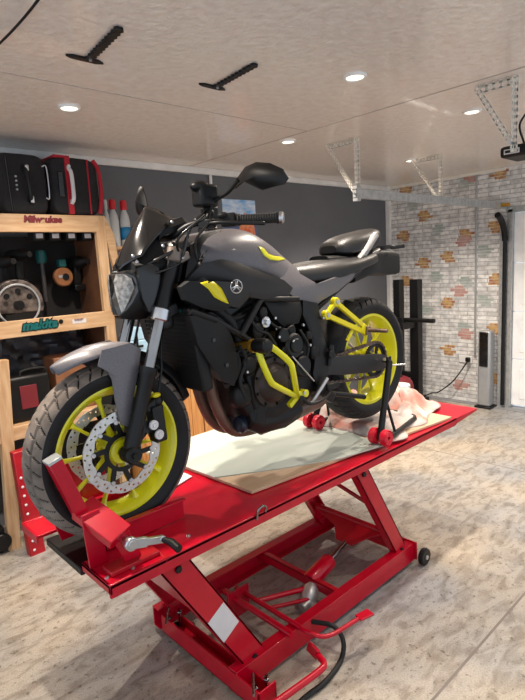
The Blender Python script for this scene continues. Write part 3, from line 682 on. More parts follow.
# scissor arms : parallel pairs
ZB = .10
def P2(u, v, y): return W(u, v, y=y)
fa0 = P2(176, 566, 1.40); fa1 = P2(250, 648, 1.40)
fa0 = Vector((.835, 0, .665)); fa1 = Vector((1.165, 0, .115))
ra0 = Vector((1.86, 0, .665)); ra1 = Vector((2.19, 0, .115))
for nm, a, c, w in (('front_arm', fa0, fa1, .102), ('rear_arm', ra0, ra1, .082)):
    for y in (1.425, 1.925):
        b = MB(); d = (c-a).normalized(); n = Vector((d.z, 0, -d.x)); e0 = a-d*.0; e1 = c+d*.035
        pts = [e0+n*w/2, e1+n*w/2-d*.03, e1+n*w/4, e1-n*w/4, e1-n*w/2-d*.03, e0-n*w/2]
        sgn = 1 if y < 1.6 else -1
        b.prism([(q.x, y-.022*sgn, q.z) for q in pts], (0, .008*sgn, 0)); 
        b.beam(Vector((a.x, y, a.z))+n*(w/2-.004), Vector((e1.x, y, e1.z))+n*(w/2-.004)-d*.03, .044, .008)
        b.beam(Vector((a.x, y, a.z))-n*(w/2-.004), Vector((e1.x, y, e1.z))-n*(w/2-.004)-d*.03, .044, .008)
        ar = b.build(nm, 'red', T, bevel=.0015)
        if y < 1.6 and nm == 'front_arm':
            q0 = a.lerp(c, .50); q1 = a.lerp(c, .70)
            MB().prism([(q.x, y-.0235, q.z) for q in (q0+n*.044, q1+n*.048, q1-n*.040, q0-n*.042)], (0, .001, 0)).build('warning_label', 'label', ar)
        for q in (a+d*.05, c): MB().disc((q.x, y-.026*sgn, q.z), (0, 1, 0), .013, .012, 6).build('pivot_bolt', 'black', ar)
b = MB(); b.bb((.80, 1.45, .50), (.93, 1.90, .58)) if False else None
MB().beam(fa0.lerp(fa1, .45)+Vector((0, 1.44, 0)), fa0.lerp(fa1, .70)+Vector((0, 1.44, 0)), .01, .07, (1, 0, 0)) if False else None
f1 = fa0.lerp(fa1, .82); MB().cyl((f1.x, 1.42, f1.z), (f1.x, 1.93, f1.z), .013).build('cross_shaft', 'black', T)
f1 = fa0.lerp(fa1, .10)
b = MB(); g0 = fa0.lerp(fa1, .02); g1 = fa0.lerp(fa1, .52); b.prism([(g0.x-.04, 1.445, g0.z-.01), (g1.x-.05, 1.445, g1.z), (g1.x-.05, 1.905, g1.z), (g0.x-.04, 1.905, g0.z-.01)], (.005, 0, .004)); b.build('front_web', 'red', T)
b = MB(); b.cyl((ra0.x+.02, 1.44, ra0.z-.04), (ra0.x+.16, 1.91, ra0.z-.27), .010); b.cyl((ra0.x+.16, 1.44, ra0.z-.27), (ra0.x+.02, 1.91, ra0.z-.04), .010)
b.build('cross_brace', 'red_dark', T)
# lifting plate between the rear arms and the ram
k0 = ra0.lerp(ra1, .80); k1 = ra0.lerp(ra1, .92)
b = MB(); b.prism([(k0.x-.03, 1.45, k0.z), (k0.x-.03, 1.90, k0.z), (k1.x-.10, 1.74, k1.z+.03), (k1.x-.16, 1.68, .15), (k1.x-.16, 1.58, .15), (k1.x-.10, 1.52, k1.z+.03)], (.006, 0, -.006)); b.build('lifting_plate', 'red_dark', T, bevel=.002)
MB().cyl((k0.x-.01, 1.43, k0.z), (k0.x-.01, 1.92, k0.z), .018).build('lifting_shaft', 'red_dark', T)
# base frame
b = MB()
for y in (1.405, 1.945): b.bb((1.04, y-.025, .025), (2.31, y+.025, .105)) if False else None
def channel(y, s_):
    b = MB(); b.bb((1.06, y-.004, .022), (2.30, y+.004, .118)); b.bb((1.06, min(y, y+.045*s_), .112), (2.30, max(y, y+.045*s_), .118)); b.bb((1.06, min(y, y+.045*s_), .022), (2.30, max(y, y+.045*s_), .028)); return b.build('base_rail', 'red', T, bevel=.0015)
nr = channel(1.39, 1); channel(1.965, -1)
b = MB(); b.bb((1.06, 1.27, .025), (1.068, 1.90, .105)); b.bb((1.06, 1.27, .025), (1.15, 1.90, .031)); b.bb((1.142, 1.27, .025), (1.15, 1.90, .07)); b.bb((1.06, 1.27, .025), (1.15, 1.276, .10)); b.build('front_crossmember', 'red', T, bevel=.0015)
MB().bb((1.69, 1.40, .07), (1.698, 1.96, .11)).bb((1.69, 1.40, .104), (1.725, 1.96, .11)).build('middle_crossmember', 'red', T, bevel=.001)
MB().bb((2.28, 1.37, .03), (2.288, 1.98, .125)).build('rear_crossmember', 'red', T, bevel=.001)
MB().cyl((1.34, 1.37, .125), (1.34, 1.80, .125), .014).build('pedal_shaft', 'red', T)
MB().cyl((1.395, 1.37, .125), (1.395, 1.78, .125), .011).build('pedal_shaft', 'red', T)
MB().bb((1.30, 1.72, .03), (1.42, 1.73, .16)).build('shaft_bracket', 'red', T)
# pedals
p0 = Vector((1.395, 1.375, .125)); p1 = W(328, 636, z=.12); p2 = W(358, 619, z=.13)
b = MB(); b.tube(spline([p0, p0+Vector((0, -.04, 0)), p1, p2], 6), .009, 12); pd = b.build('release_pedal', 'red', T)
d = (W(376, 610, z=.13)-p2).normalized(); sd = Vector((-d.y, d.x, 0))
MB().prism([p2+sd*.02, p2-sd*.02, p2+d*.07-sd*.022, p2+d*.07+sd*.022], (0, 0, .008)).build('pedal_pad', 'red', pd, bevel=.002)
q = [W(u, v_, z=.06) for u, v_ in ((262, 712), (288, 694), (318, 672), (324, 664), (318, 655))]
b = MB(); b.smoothtube(q, .013); pd = b.build('pump_pedal', 'red', T)
MB().beam(q[-1]+Vector((0, 0, -.002)), W(308, 645, z=.075), .045, .014).build('pedal_pad', 'red', pd, bevel=.003)
# ram
c0 = Vector((1.70, 1.60, .085)); c1 = Vector((1.87, 1.615, .115)); c2 = Vector((2.04, 1.63, .15))
MB().tube([c0, c0.lerp(c1, .06), c1.lerp(c0, .06), c1], [.036, .042, .042, .036], 28).build('ram_cylinder', 'red', T)
MB().cyl(c1, c2, .013).build('piston_rod', 'chrome', T)
b = MB(); c = Vector((1.655, 1.56, .06)); b.lathe([(0, -.04), (.035, -.04), (.04, -.02), (.036, .03), (.02, .05), (0, .05)], c, (.6, .2, .5), 24); b.disc(c+Vector((-.05, -.02, -.02)), (1, 0, .2), .024, .05, 20); b.disc(c+Vector((-.03, -.07, -.02)), (0, 1, 0), .018, .05, 16)
b.build('pump_body', 'galv', T)
MB().cyl((1.42, 1.66, .10), (1.66, 1.58, .08), .012).cyl((1.42, 1.60, .09), (1.64, 1.53, .06), .009).build('pump_linkage', 'red', T)
# casters
def caster(x, y, r, name='caster'):
    o = MB().disc((x, y, r), (0, 1, 0), r, .028, 32).ring((x, y, r), (0, 1, 0), r*.86, .008).build(name, 'black', T)
    MB().disc((x, y-.014, r), (0, 1, 0), r*.28, .012, 12).build('axle_bolt', 'silver', o)
caster(2.315, 1.345, .044); caster(2.315, 2.01, .044)
for y in (1.29, 1.88):
    caster(1.12, y, .02)
for y in (1.30, 1.86):
    b = MB()
    for x in (1.075, 1.13): b.cyl((x, y, .03), (x, y, .115), .006, 8); b.disc((x, y, .10), (0, 0, 1), .011, .008, 6)
    b.cyl((1.04, y-.03, .11), (1.10, y+.04, .12), .005); b.build('levelling_bolts', 'chrome', T)
tag(MB().smoothtube([(1.48, 1.388, .10), W(333, 626, z=.10), W(343, 640, z=.06), W(341, 660, z=.012), W(325, 682, z=.012), W(300, 702, z=.012), W(280, 730, z=.012)], .010).build('air_hose', 'rubber'),
    'black air hose curving over the floor from the red lift base', 'hose')

# boards lying on the deck
c = [W(252, 492, z=.712), Vector((1.26, 2.26, .712)), Vector((2.68, 2.28, .712)), Vector((2.66, 1.372, .712))]
tag(MB().prism([(q.x, q.y, .7035) for q in c], (0, 0, .012)).build('plywood_board', 'ply', bevel=.001), 'brown plywood board lying across the red lift deck', 'board')
c = [W(214, 478, z=.716), Vector((1.262, 2.25, 0)), Vector((2.25, 2.27, 0)), W(384, 446, z=.716), W(340, 459, z=.716), W(280, 469, z=.716)]
tag(MB().prism([(q.x, q.y, .716) for q in c], (0, 0, .004)).build('cover_sheet', 'sheet'), 'pale green sheet on top of the brown plywood board', 'sheet')
tag(MB().prism([(1.12, 1.80, .7035), (1.24, 1.84, .7035), (1.24, 1.98, .7035), (1.10, 1.97, .7035)], (0, 0, .004)).build('paper_sheet', 'white'), 'white paper sheet peeping out behind the front tyre', 'paper')
# cloth
random.seed(3); b = MB(); nx, ny = 44, 30; vs = []; fs = []
from mathutils import noise as NZ
x0, x1, y0, y1 = 2.10, 2.86, 1.40, 2.05
for i in range(nx+1):
    for j in range(ny+1):
        f, g = i/nx, j/ny
        x = x0+(x1-x0)*f + .05*NZ.noise(Vector((f*4, g*5, 3))); y = y0+(y1-y0)*g + .05*NZ.noise(Vector((f*5, g*4, 9))) + .05*f*0
        y += .16*f*f*(1-g)
        e = min(1, min(f, 1-f, g, 1-g)*6)
        h = .035*e + e*(.085*max(0, math.sin(PI*g))*(.6+.5*math.sin(f*9+1)*math.sin(g*5)) + .05*NZ.noise(Vector((f*9, g*7, 1))) + .025*NZ.noise(Vector((f*22, g*18, 5))))
        if x < 2.42 and 1.50 < y < 1.78: h = min(h, .035)
        vs.append((x, y, .7165+max(.002, h)))
for i in range(nx):
    for j in range(ny): a = i*(ny+1)+j; fs.append((a, a+1, a+ny+2, a+ny+1))
tag(b.add(vs, fs).build('dust_cloth', 'cloth', solid=.004, ang=80), 'crumpled pinkish white cloth heaped on the lift deck behind the rear wheel', 'cloth')

# ------------------------------------------------------------------ paddock stand
T2 = thing('paddock_stand', (BX+1.27, BY, BZ+.01), 'black rear paddock stand with red wheels holding up the rear wheel', 'paddock stand')
zf = .7205
for sg, y in ((-1, 1.41), (1, 1.83)):
    yi = BY+sg*.17
    top = S(1.395, .385, sg*.17); bot = Vector((2.035, y, zf+.035))
    b = MB(); b.tube([bot+Vector((-.005, 0, -.01)), top+Vector((-.0, sg*.008, .0))], .016, 16); b.build('upright', 'black', T2)
    b = MB(); b.beam(top+Vector((-.012, 0, 0)), top+Vector((.02, 0, .0)), .012, .05); b.cyl(top+Vector((0, sg*.02, .0)), top-Vector((0, sg*.03, 0)), .009); b.build('spool_hook', 'black', T2, bevel=.003)
    b = MB(); b.smoothtube([bot+Vector((.01, 0, -.01)), bot+Vector((.12, 0, -.012)), Vector((2.34, y-sg*.04, zf+.02)), Vector((2.44, y-sg*.06, zf+.02))], .013); b.build('side_tube', 'black', T2)
    b = MB(); b.cyl(bot.lerp(top, .55), Vector((2.16, y, zf+.03)), .007); b.build('brace', 'black', T2)
    b = MB(); b.cyl(bot+Vector((-.0, -.045, -.008)), bot+Vector((0, .045, -.008)), .008); b.build('axle', 'chrome', T2)
    for dy in (-.032, .032):
        w = MB(); c = Vector((2.035, y+dy, zf+.0405)); w.lathe([(.010, -.016), (.030, -.016), (.033, -.009), (.038, -.014), (.040, 0), (.038, .014), (.033, .009), (.030, .016), (.010, .016)], c, (0, 1, 0), 32, True)
        for k in range(5): a = k*2*PI/5; w.disc(c+Vector((math.cos(a)*.020, -.0165, math.sin(a)*.020)), (0, 1, 0), .005, .003, 8)
        w.build('wheel', 'red_wheel', T2)
MB().smoothtube([Vector((2.44, 1.47, zf+.02)), Vector((2.48, 1.52, zf+.02)), Vector((2.48, 1.72, zf+.02)), Vector((2.44, 1.77, zf+.02))], .013).build('handle', 'black', T2)

# ------------------------------------------------------------------ motorcycle
M_ = thing('motorcycle', (BX, BY, BZ), 'grey and black naked motorcycle with acid yellow wheels standing on the red lift', 'motorcycle')
FA, RA = S(0, .30), S(1.40, .387)
AX = Vector((0, 1, 0))
def tyre(name, c, R, w, bead, tr):
    b = MB(); nt, na = 480, 36; H = R-bead; vs = []; fs = []
    rs = R-H*.60
    prof = []
    for k in range(na+1):
        a = -PI*.5+PI*k/na; prof.append((rs+(R-rs)*math.cos(a)**.85 if abs(math.cos(a)) > 1e-6 else rs, w/2*math.sin(a), a))
    side = [(bead, -w*.36), (bead+H*.18, -w*.45)], [(bead+H*.18, w*.45), (bead, w*.36)]
    full = [(r, y, 9) for r, y in side[0]] + prof + [(r, y, 9) for r, y in side[1]] + [(bead-.004, w*.34, 9), (bead-.004, -w*.34, 9)]
    m_ = len(full)
    def gv(i, a):
        s_ = abs(a)/(PI/2)
        k = (i/nt*40 + (.5 if a > 0 else 0) - s_*1.3) % 1
        return (.14 < s_ < .80 and k < .14 and not (.36 < s_ < .44)) or (.385 < s_ < .415)
    for i in range(nt):
        th = 2*PI*i/nt
        for r, y, a in full:
            if a != 9:
                if gv(i, a): r -= .007
            vs.append(c+Vector((math.cos(th)*r, y, math.sin(th)*r)))
    mi = []
    for i in range(nt):
        for k in range(m_):
            fs.append((i*m_+k, ((i+1) % nt)*m_+k, ((i+1) % nt)*m_+(k+1) % m_, i*m_+(k+1) % m_))
            kk = k-2; av = PI*(-.5+(kk+.5)/na); mi.append(1 if 0 <= kk < na and abs(av)/(PI/2) < .84 and not gv(i+.5, av) else 0)
    b.add(vs, fs); b.mi = mi
    return b.build(name, ['tyre', tr], M_, ang=30)
def rim(name, c, R, w, nsp, hub, rot, back=0):
    b = MB(); h = w/2
    b.lathe([(R, -h), (R, -h+.006), (R-.010, -h+.010), (R-.026, -h*.45), (R-.034, 0), (R-.026, h*.45), (R-.010, h-.010), (R, h-.006), (R, h), (R-.013, h), (R-.036, h*.5), (R-.044, 0), (R-.036, -h*.5), (R-.013, -h)], c, AX, 120, True)
    o = b.build(name, 'yellow', M_)
    for k in range(nsp):
        a = rot + 2*PI*k/nsp; da = .0
        d0 = Vector((math.cos(a-da), 0, math.sin(a-da))); d1 = Vector((math.cos(a+da*.6), 0, math.sin(a+da*.6))); tn = Vector((-math.sin(a), 0, math.cos(a)))
        rings = []
        for f in (0, .3, .65, .88, 1):
            r = hub+(R-.034-hub)*f; dd = d0.lerp(d1, f).normalized()
            ww = (.010, .0062, .0052, .0068, .014)[int(round(f*4)) if f in (0, 1) else (1 if f == .3 else 2 if f == .65 else 3)]
            yy = -.012-(.006*f); dp = (.016, .010, .008, .009, .014)[0 if f == 0 else 4 if f == 1 else (1 if f == .3 else 2 if f == .65 else 3)]
            cc = c+dd*r+AX*yy
            rings.append([cc+tn*ww*p+AX*dp*q for p, q in ((-1, -.5), (-.5, -1), (.5, -1), (1, -.5), (1, .7), (.4, 1), (-.4, 1), (-1, .7))])
        MB().loft(rings).build('spoke', 'yellow', o)
    MB().lathe([(.018, -.06), (hub*.8, -.055), (hub, -.030), (hub, .030), (hub*.8, .055), (.018, .06)], c, AX, 40, True).build('hub', 'yellow', o)
    return o
tyre('front_tyre', FA, .300, .120, .220, 'tread')
rim('front_rim', FA, .229, .092, 10, .050, math.radians(33))
tyre('rear_tyre', RA, .315, .170, .222, 'tread_rear')
rim('rear_rim', RA, .231, .140, 10, .050, math.radians(4))
def wavedisc(name, c, R, Ri, lobes, nh):
    b = MB(); nt, nr = 360, 9; vs = []; fs = []; th = .0045
    for s_ in (-1, 1):
        for i in range(nt):
            a = 2*PI*i/nt; ro = R+.0035*math.copysign(abs(math.sin(a*lobes/2))**.6, 1)-.003; ri = Ri+.003*math.cos(a*lobes)
            for j in range(nr+1):
                r = ri+(ro-ri)*j/nr; vs.append(c+Vector((math.cos(a)*r, s_*th/2, math.sin(a)*r)))
    def hole(i, j):
        ph = (i/nt*nh) % 1; q = int(i/nt*nh) % 3
        w = .5*nh/nt*6; return abs(ph-.5) < w*.5 and j in ((2, 3), (4, 5), (6, 7))[q]
    n1 = nt*(nr+1); keep = lambda i, j: 0 <= j < nr and not hole(i % nt, j)
    I = lambda s_, i, j: s_*n1+(i % nt)*(nr+1)+j
    for i in range(nt):
        for j in range(nr):
            if not keep(i, j): continue
            fs.append((I(0, i, j), I(0, i+1, j), I(0, i+1, j+1), I(0, i, j+1))); fs.append((I(1, i, j), I(1, i, j+1), I(1, i+1, j+1), I(1, i+1, j)))
            if not keep(i, j-1): fs.append((I(0, i, j), I(1, i, j), I(1, i+1, j), I(0, i+1, j)))
            if not keep(i, j+1): fs.append((I(0, i, j+1), I(0, i+1, j+1), I(1, i+1, j+1), I(1, i, j+1)))
            if not keep(i-1, j): fs.append((I(0, i, j), I(0, i, j+1), I(1, i, j+1), I(1, i, j)))
            if not keep(i+1, j): fs.append((I(0, i+1, j), I(1, i+1, j), I(1, i+1, j+1), I(0, i+1, j+1)))
    return b.add(vs, fs).build(name, 'disc', M_)
for sg in (-1, 1):
    c = FA+AX*.060*sg
    dk_ = wavedisc('brake_disc', c, .141, .108, 10, 48)
    b = MB(); b.lathe([(.052, -.004), (.066, -.004), (.066, .004), (.052, .004)], c, AX, 48, True)
    for k in range(10):
        a = 2*PI*(k+.5)/10; d = Vector((math.cos(a), 0, math.sin(a))); d2 = Vector((math.cos(a+.16), 0, math.sin(a+.16)))
        b.beam(c+d*.062, c+d2*.108, .006, .016, AX)
    b.build('disc_carrier', 'black', dk_)
    b = MB()
    for k in range(10):
        a = 2*PI*(k+.5)/10+.16; b.disc(c+Vector((math.cos(a)*.106, sg*.004, math.sin(a)*.106)), AX, .0075, .006, 14)
    b.build('disc_buttons', 'silver', dk_)
# ---- fork
ax_n = lambda t: S(0, .30, t)
u = (S(.243, .955)-S(.004, .30)).normalized()
for t_ in (-.100, .100):
    p = ax_n(t_)+Vector((.004, 0, 0)); sg = -1 if t_ < 0 else 1
    b = MB(); b.tube([p-u*.02, p+u*.03, p+u*.10, p+u*.262, p+u*.268, p+u*.292], [.022, .028, .0245, .026, .030, .030], 24)
    b.disc(p+Vector((0, sg*.004, 0)), AX, .030, .055, 28); b.beam(p+u*.01+Vector((.01, 0, 0)), p+u*.10+Vector((.035, -sg*.01, 0)), .03, .02)
    fl = b.build('fork_lower', 'black', M_)
    MB().disc(p+Vector((0, sg*.034, 0)), AX, .011, .012, 6).build('axle_bolt', 'black_matt', fl)
    MB().cyl(p+u*.28, p+u*.455, .0205, 24).build('fork_stanchion', 'chrome', M_)
    b = MB(); b.tube([p+u*.45, p+u*.455, p+u*.49, p+u*.495], [.026, .031, .031, .026], 24); b.build('fork_collar', 'silver', M_)
    MB().cyl(p+u*.48, p+u*.70, .024, 24).build('fork_upper', 'black', M_)
    MB().tube([p+u*.655, p+u*.66, p+u*.70, p+u*.705], [.026, .030, .030, .022], 24).build('top_clamp', mat('bronze_grey_clamp', (120, 108, 100), .4, .6), M_)
b = MB(); hp = ax_n(0)+Vector((.03, 0, 0))
b.beam(hp+u*.665+Vector((0, -.12, 0)), hp+u*.665+Vector((0, .12, 0)), .07, .03, (1, 0, .4)); b.build('top_yoke', mat('bronze_grey_yoke', (120, 108, 100), .4, .6), M_, bevel=.006)
MB().beam(hp+u*.48+Vector((0, -.12, 0)), hp+u*.48+Vector((0, .12, 0)), .07, .04, (1, 0, .4)).build('bottom_yoke', 'black', M_, bevel=.006)
# ---- front fender
def arc_sheet(c, R, a0, a1, hw, drop, n=30, m_=14, th=.004, tip0=0, tip1=0):
    b = MB(); vs = []; fs = []
    for i in range(n+1):
        f = i/n; a = a0+(a1-a0)*f; w = hw
        if tip0 and f < tip0: w = hw*(.25+.75*(f/tip0)**.7)
        if tip1 and f > 1-tip1: w = hw*(.15+.85*((1-f)/tip1)**.7)
        for j in range(m_+1):
            g = -1+2*j/m_; r = R-drop*abs(g)**2.5
            vs.append(c+Vector((math.cos(a)*r, g*w, math.sin(a)*r)))
    for i in range(n):
        for j in range(m_): q = i*(m_+1)+j; fs.append((q, q+1, q+m_+2, q+m_+1))
    return b.add(vs, fs)
rd = math.radians
arc_sheet(FA, .362, rd(120.5), rd(74), .064, .030, tip0=.4).build('front_fender', 'grey_paint', M_, solid=.004)
arc_sheet(FA, .342, rd(80), rd(20), .066, .040, tip1=.55).build('rear_fender_flap', 'black_matt', M_, solid=.004)
for sg in (-1, 1):
    q = [B(u_, v_, -.073) for u_, v_ in ((102, 350), (130, 343), (141, 349), (139, 368), (134, 395), (129, 427), (121, 425), (115, 400), (112, 380), (108, 372), (98, 366))]
    q = [Vector((p.x, BY+sg*.073, p.z)) for p in q]
    MB().pad(q, (0, sg, 0), .004, .008).build('fender_side', 'grey_paint', M_)
# ---- caliper
for sg in (-1, 1):
    c0 = B(157, 404, -.088); c1 = B(160, 440, -.088)
    c0.y = c1.y = BY+sg*.088
    b = MB(); b.beam(c0+Vector((-.012, 0, .0)), c1+Vector((-.004, 0, 0)), .05, .045); b.beam(c0+Vector((-.05, 0, -.01)), c0+Vector((.01, 0, .02)), .03, .03); b.ell(c0+Vector((.0, 0, .012)), (.02, .024, .022))
    cl = b.build('brake_caliper', 'black', M_, bevel=.006)
    for uu, vv in ((154, 425), (159.5, 434.5)):
        p = B(uu, vv, -.118); p.y = BY+sg*.117; MB().disc(p, AX, .0165, .010, 20).disc(p+Vector((0, sg*.006, 0)), AX, .008, .008, 6).build('caliper_piston_cap', 'label', cl)
    p = B(156, 395, -.10); p.y = BY+sg*.10; MB().ell(p, (.017, .012, .009)).build('hose_clip', 'yellow2', cl)
    MB().smoothtube([c0+Vector((0, sg*.01, .03)), c0+Vector((.02, sg*.015, .12)), S(.16, .62, sg*.09), S(.20, .78, sg*.07)], .0045).build('brake_hose', 'black', M_)
# ---- head light
hc = S(.055, .835)
nrm = Vector((-1, 0, .02)).normalized()
HP = [(.890, .044), (.878, .065), (.855, .076), (.825, .072), (.790, .058), (.762, .040), (.742, .020)]
def shp(x, k, sw=.05):
    pr = [(-y, z) for z, y in HP] + [(y, z) for z, y in HP[::-1]]
    return [S(x+sw*(abs(y)/.067)**1.5, .82+(z-.82)*k, y*k) for y, z in pr]
b = MB(); b.loft([shp(.062, .90), shp(.050, .98), shp(.056, 1.06), shp(.10, 1.18), shp(.15, 1.15, .03), shp(.20, .85, .0)]); b.build('headlight_shell', 'black', M_)
b = MB(); b.loft([shp(.052, .97), shp(.044, .88), shp(.040, .6), shp(.038, .2)]); hl = b.build('headlight_lens', mat('dark_lens', (44, 41, 38), .08, coat=1), M_)
for sg in (-1, 1):
    q = [(.886, .030), (.884, .048), (.868, .066), (.838, .070), (.800, .056), (.766, .042), (.758, .034), (.780, .030), (.830, .022), (.862, .020)]
    MB().pad([S(.039+.05*(y/.067)**1.5, z, sg*y) for z, y in q], Vector((-1, sg*.5, 0)), .004, .006).build('headlamp_reflector', 'glass', hl)
    q = [(.10, .90), (.15, .915), (.22, .89), (.22, .83), (.18, .77), (.13, .755), (.11, .80)]
    MB().pad([S(s_, z_, sg*.088) for s_, z_ in q], (0, sg, 0), .02, .010).build('headlight_cheek', 'black_gloss', M_)
# ---- screen (smoked fly screen) curved round the clocks
b = MB(); vs = []; fs = []; n, m_ = 14, 16
for i in range(n+1):
    f = i/n; zc = .895+.215*f; xc = .080+.125*f-.012*math.sin(PI*f); w = .084-.004*f-.030*max(0, f-.75)/.25
    for j in range(m_+1):
        g = -1+2*j/m_
        vs.append(S(xc+(.045+.03*f)*abs(g)**1.8, zc-.045*abs(g)**2*f+.045*abs(g)*(1-f), g*w))
for i in range(n):
    for j in range(m_): q = i*(m_+1)+j; fs.append((q, q+1, q+m_+2, q+m_+1))
b.add(vs, fs).build('fly_screen', 'smoke', M_, solid=.003)
b = MB(); b.loft([[S(.10+.022*k, z_, y_) for y_, z_ in ((-.070-k*.004, .888), (-.078-k*.004, .91), (-.05, .925+.018*k), (.05, .925+.018*k), (.078+k*.004, .91), (.070+k*.004, .888))] for k in range(6)]); b.build('screen_cowl', 'black_matt', M_)
b = MB(); b.beam(S(.20, .985, -.07), S(.30, 1.045, -.07), .006, .03) if False else None
b = MB(); b.loft([[S(x, z_, y_) for y_, z_ in ((-.075, z0), (-.08, z0+.02), (-.06, z0+.04), (.06, z0+.04), (.08, z0+.02), (.075, z0))] for x, z0 in ((.20, .99), (.22, 1.005), (.31, 1.03), (.325, 1.02))]); ins = b.build('instrument_cluster', 'black', M_)
MB().prism([S(.325, 1.03, -.055), S(.325, 1.03, .055), S(.245, 1.052, .055), S(.245, 1.052, -.055)], (0, 0, .003)).build('display', 'black_gloss', ins)
b = MB(); b.smoothtube([S(.12, .90, -.05), S(.18, .93, -.105), S(.26, .97, -.12), S(.30, 1.0, -.10)], .006); b.smoothtube([S(.16, .88, -.09), S(.22, .90, -.12), S(.30, .93, -.10)], .005); b.smoothtube([S(.20, .86, -.08), S(.25, .93, -.13), S(.27, 1.02, -.16), S(.28, 1.05, -.24)], .004)
b.smoothtube([S(.30, .90, -.09), S(.22, .98, -.15), S(.29, 1.06, -.22)], .004); b.smoothtube([S(.34, .85, -.12), S(.30, .97, -.14), S(.32, 1.04, -.20)], .0045); b.build('control_cables', 'black_gloss', M_)
for uu, vv in ((133, 256), (137, 262), (172, 222), (163, 246), (183, 258)):
    p = B(uu, vv, -.13); MB().ell(p, (.006, .006, .006), n=10, m_=6).build('screen_bolt', 'silver', M_)
# ---- handlebar
b = MB(); b.smoothtube([S(.49, 1.040, -.375), S(.41, 1.043, -.255), S(.31, 1.040, -.13), S(.27, 1.005, -.06), S(.27, 1.00, 0), S(.27, 1.005, .06), S(.31, 1.040, .13), S(.41, 1.043, .255), S(.49, 1.040, .375)], .011, 16); b.build('handlebar', 'black', M_)
for sg in (-1, 1):
    g0, g1 = S(.405, 1.043, sg*.25), S(.482, 1.040, sg*.365); d = (g1-g0)
    pts = []; rr = []
    for k in range(33): pts.append(g0+d*k/32); rr.append(.0165+(.0012 if k % 2 else -.0006)+(.003 if k in (0, 1, 31, 32) else 0))
    MB().tube(pts, rr, 20).build('grip', 'rubber', M_)
    MB().tube([g1+d*.02, g1+d*.03, g1+d*.10, g1+d*.13], [.016, .019, .019, .014], 20).build('bar_end_weight', 'silver' if True else '', M_)
    b = MB(); b.beam(S(.375, 1.045, sg*.20), S(.405, 1.045, sg*.245), .045, .045, (1, 0, 0)); b.ell(S(.37, 1.06, sg*.215), (.02, .02, .012)); b.build('switch_pod', 'black_matt', M_, bevel=.007)
    b = MB(); b.smoothtube([S(.33, 1.03, sg*.165), S(.325, 1.035, sg*.23), S(.385, 1.025, sg*.33), S(.41, 1.020, sg*.375)], .0065); b.beam(S(.32, 1.035, sg*.15), S(.34, 1.035, sg*.20), .03, .03); b.build('hand_lever', 'black', M_, bevel=.003)
p = B(205, 196, -.15)
b = MB(); b.box(p, (.075, .06, .075)); b.box(p+Vector((.03, .02, -.06)), (.05, .05, .06)); b.ell(p+Vector((-.02, 0, .03)), (.035, .03, .02)); b.cyl(p+Vector((.03, 0, -.05)), S(.31, 1.04, -.13), .016); b.build('phone_mount', 'black', M_, bevel=.010)
# mirrors
for sg in (-1, 1):
    k0, k1, k2 = B(213, 203, -.17), B(228, 192, -.24), B(238, 180, -.29)
    if sg > 0:
        k0, k1, k2 = [Vector((k.x, 2*BY-k.y, k.z)) for k in (k0, k1, k2)]; k2 = W(143, 206, y=k2.y+.06)
    b = MB(); b.smoothtube([Vector((S(.33, 0).x, k0.y, S(0, 1.04).z)), k0, k1, k2], [.007]*7+[.006]*12 if False else .0075); b.build('mirror_stem', 'black', M_)
    out = [(232, 190), (237, 178), (245, 167), (256, 162), (270, 163), (283, 169), (288, 178), (284, 184), (272, 187), (262, 190), (255, 187), (243, 181)]
    pts = []
    xm = S(.42, 0).x
    for uu, vv in out:
        q = W(uu, vv, x=xm)
        pts.append(q)
    if sg > 0: pts = [Vector((p.x-.03, 2*BY-p.y, p.z)) for p in pts]
    c = sum(pts, Vector())/len(pts)
    if sg > 0:
        Rz = Matrix.Rotation(rd(-12), 3, 'Z'); q0 = W(141, 203, y=c.y-.02); pts = [q0 + Rz @ Vector(((p-c).x*.5, (p-c).y*.5, (p-c).z*1.25)) for p in pts]; c = q0
    hd = MB().pad(pts, (-1, 0, .15), .004, .022); hd = hd.build('mirror_head', 'black', M_)
    q = [c+(p-c)*.92+Vector((.0045, 0, 0)) for p in pts]
    MB().prism(q, (.002, 0, 0)).build('mirror_glass', 'chrome', hd)
# ---- tank
def sect(s_, zb, zt, hw, e=2.4, n=28, t0=0):
    """closed cross-section: flat-ish bottom, domed top"""
    r = []
    for k in range(n):
        a = 2*PI*k/n; cy = math.copysign(abs(math.cos(a))**(2/e), math.cos(a)); cz = math.copysign(abs(math.sin(a))**(2/e), math.sin(a))
        zm = zb+(zt-zb)*.25
        r.append(S(s_, zm+(zt-zm)*cz if cz > 0 else zm+(zm-zb)*cz, t0+hw*cy))
    return r
def hull(rows, name, m_, parent=M_, e=2.4, **kw):
    R = []
    for i in range(len(rows)-1):
        P0 = rows[max(i-1, 0)]; P1 = rows[i]; P2_ = rows[i+1]; P3 = rows[min(i+2, len(rows)-1)]
        for j in range(4):
            t = j/4; q = [.5*(2*b_+(c_-a_)*t+(2*a_-5*b_+4*c_-d_)*t*t+(3*b_-a_-3*c_+d_)*t**3) for a_, b_, c_, d_ in zip(P0, P1, P2_, P3)]
            R.append(sect(q[0], q[1], q[2], max(q[3], .004), e))
    q = rows[-1]; R.append(sect(q[0], q[1], q[2], q[3], e))
    return MB().loft(R).build(name, m_, parent, **kw)
tank = hull([(.29, .88, .965, .085), (.33, .87, .995, .135), (.42, .86, 1.022, .160), (.54, .845, 1.035, .165), (.62, .83, 1.020, .160), (.70, .81, .985, .140), (.78, .79, .940, .115), (.86, .79, .895, .090), (.92, .79, .86, .075)], 'fuel_tank', 'grey_paint', e=2.6)
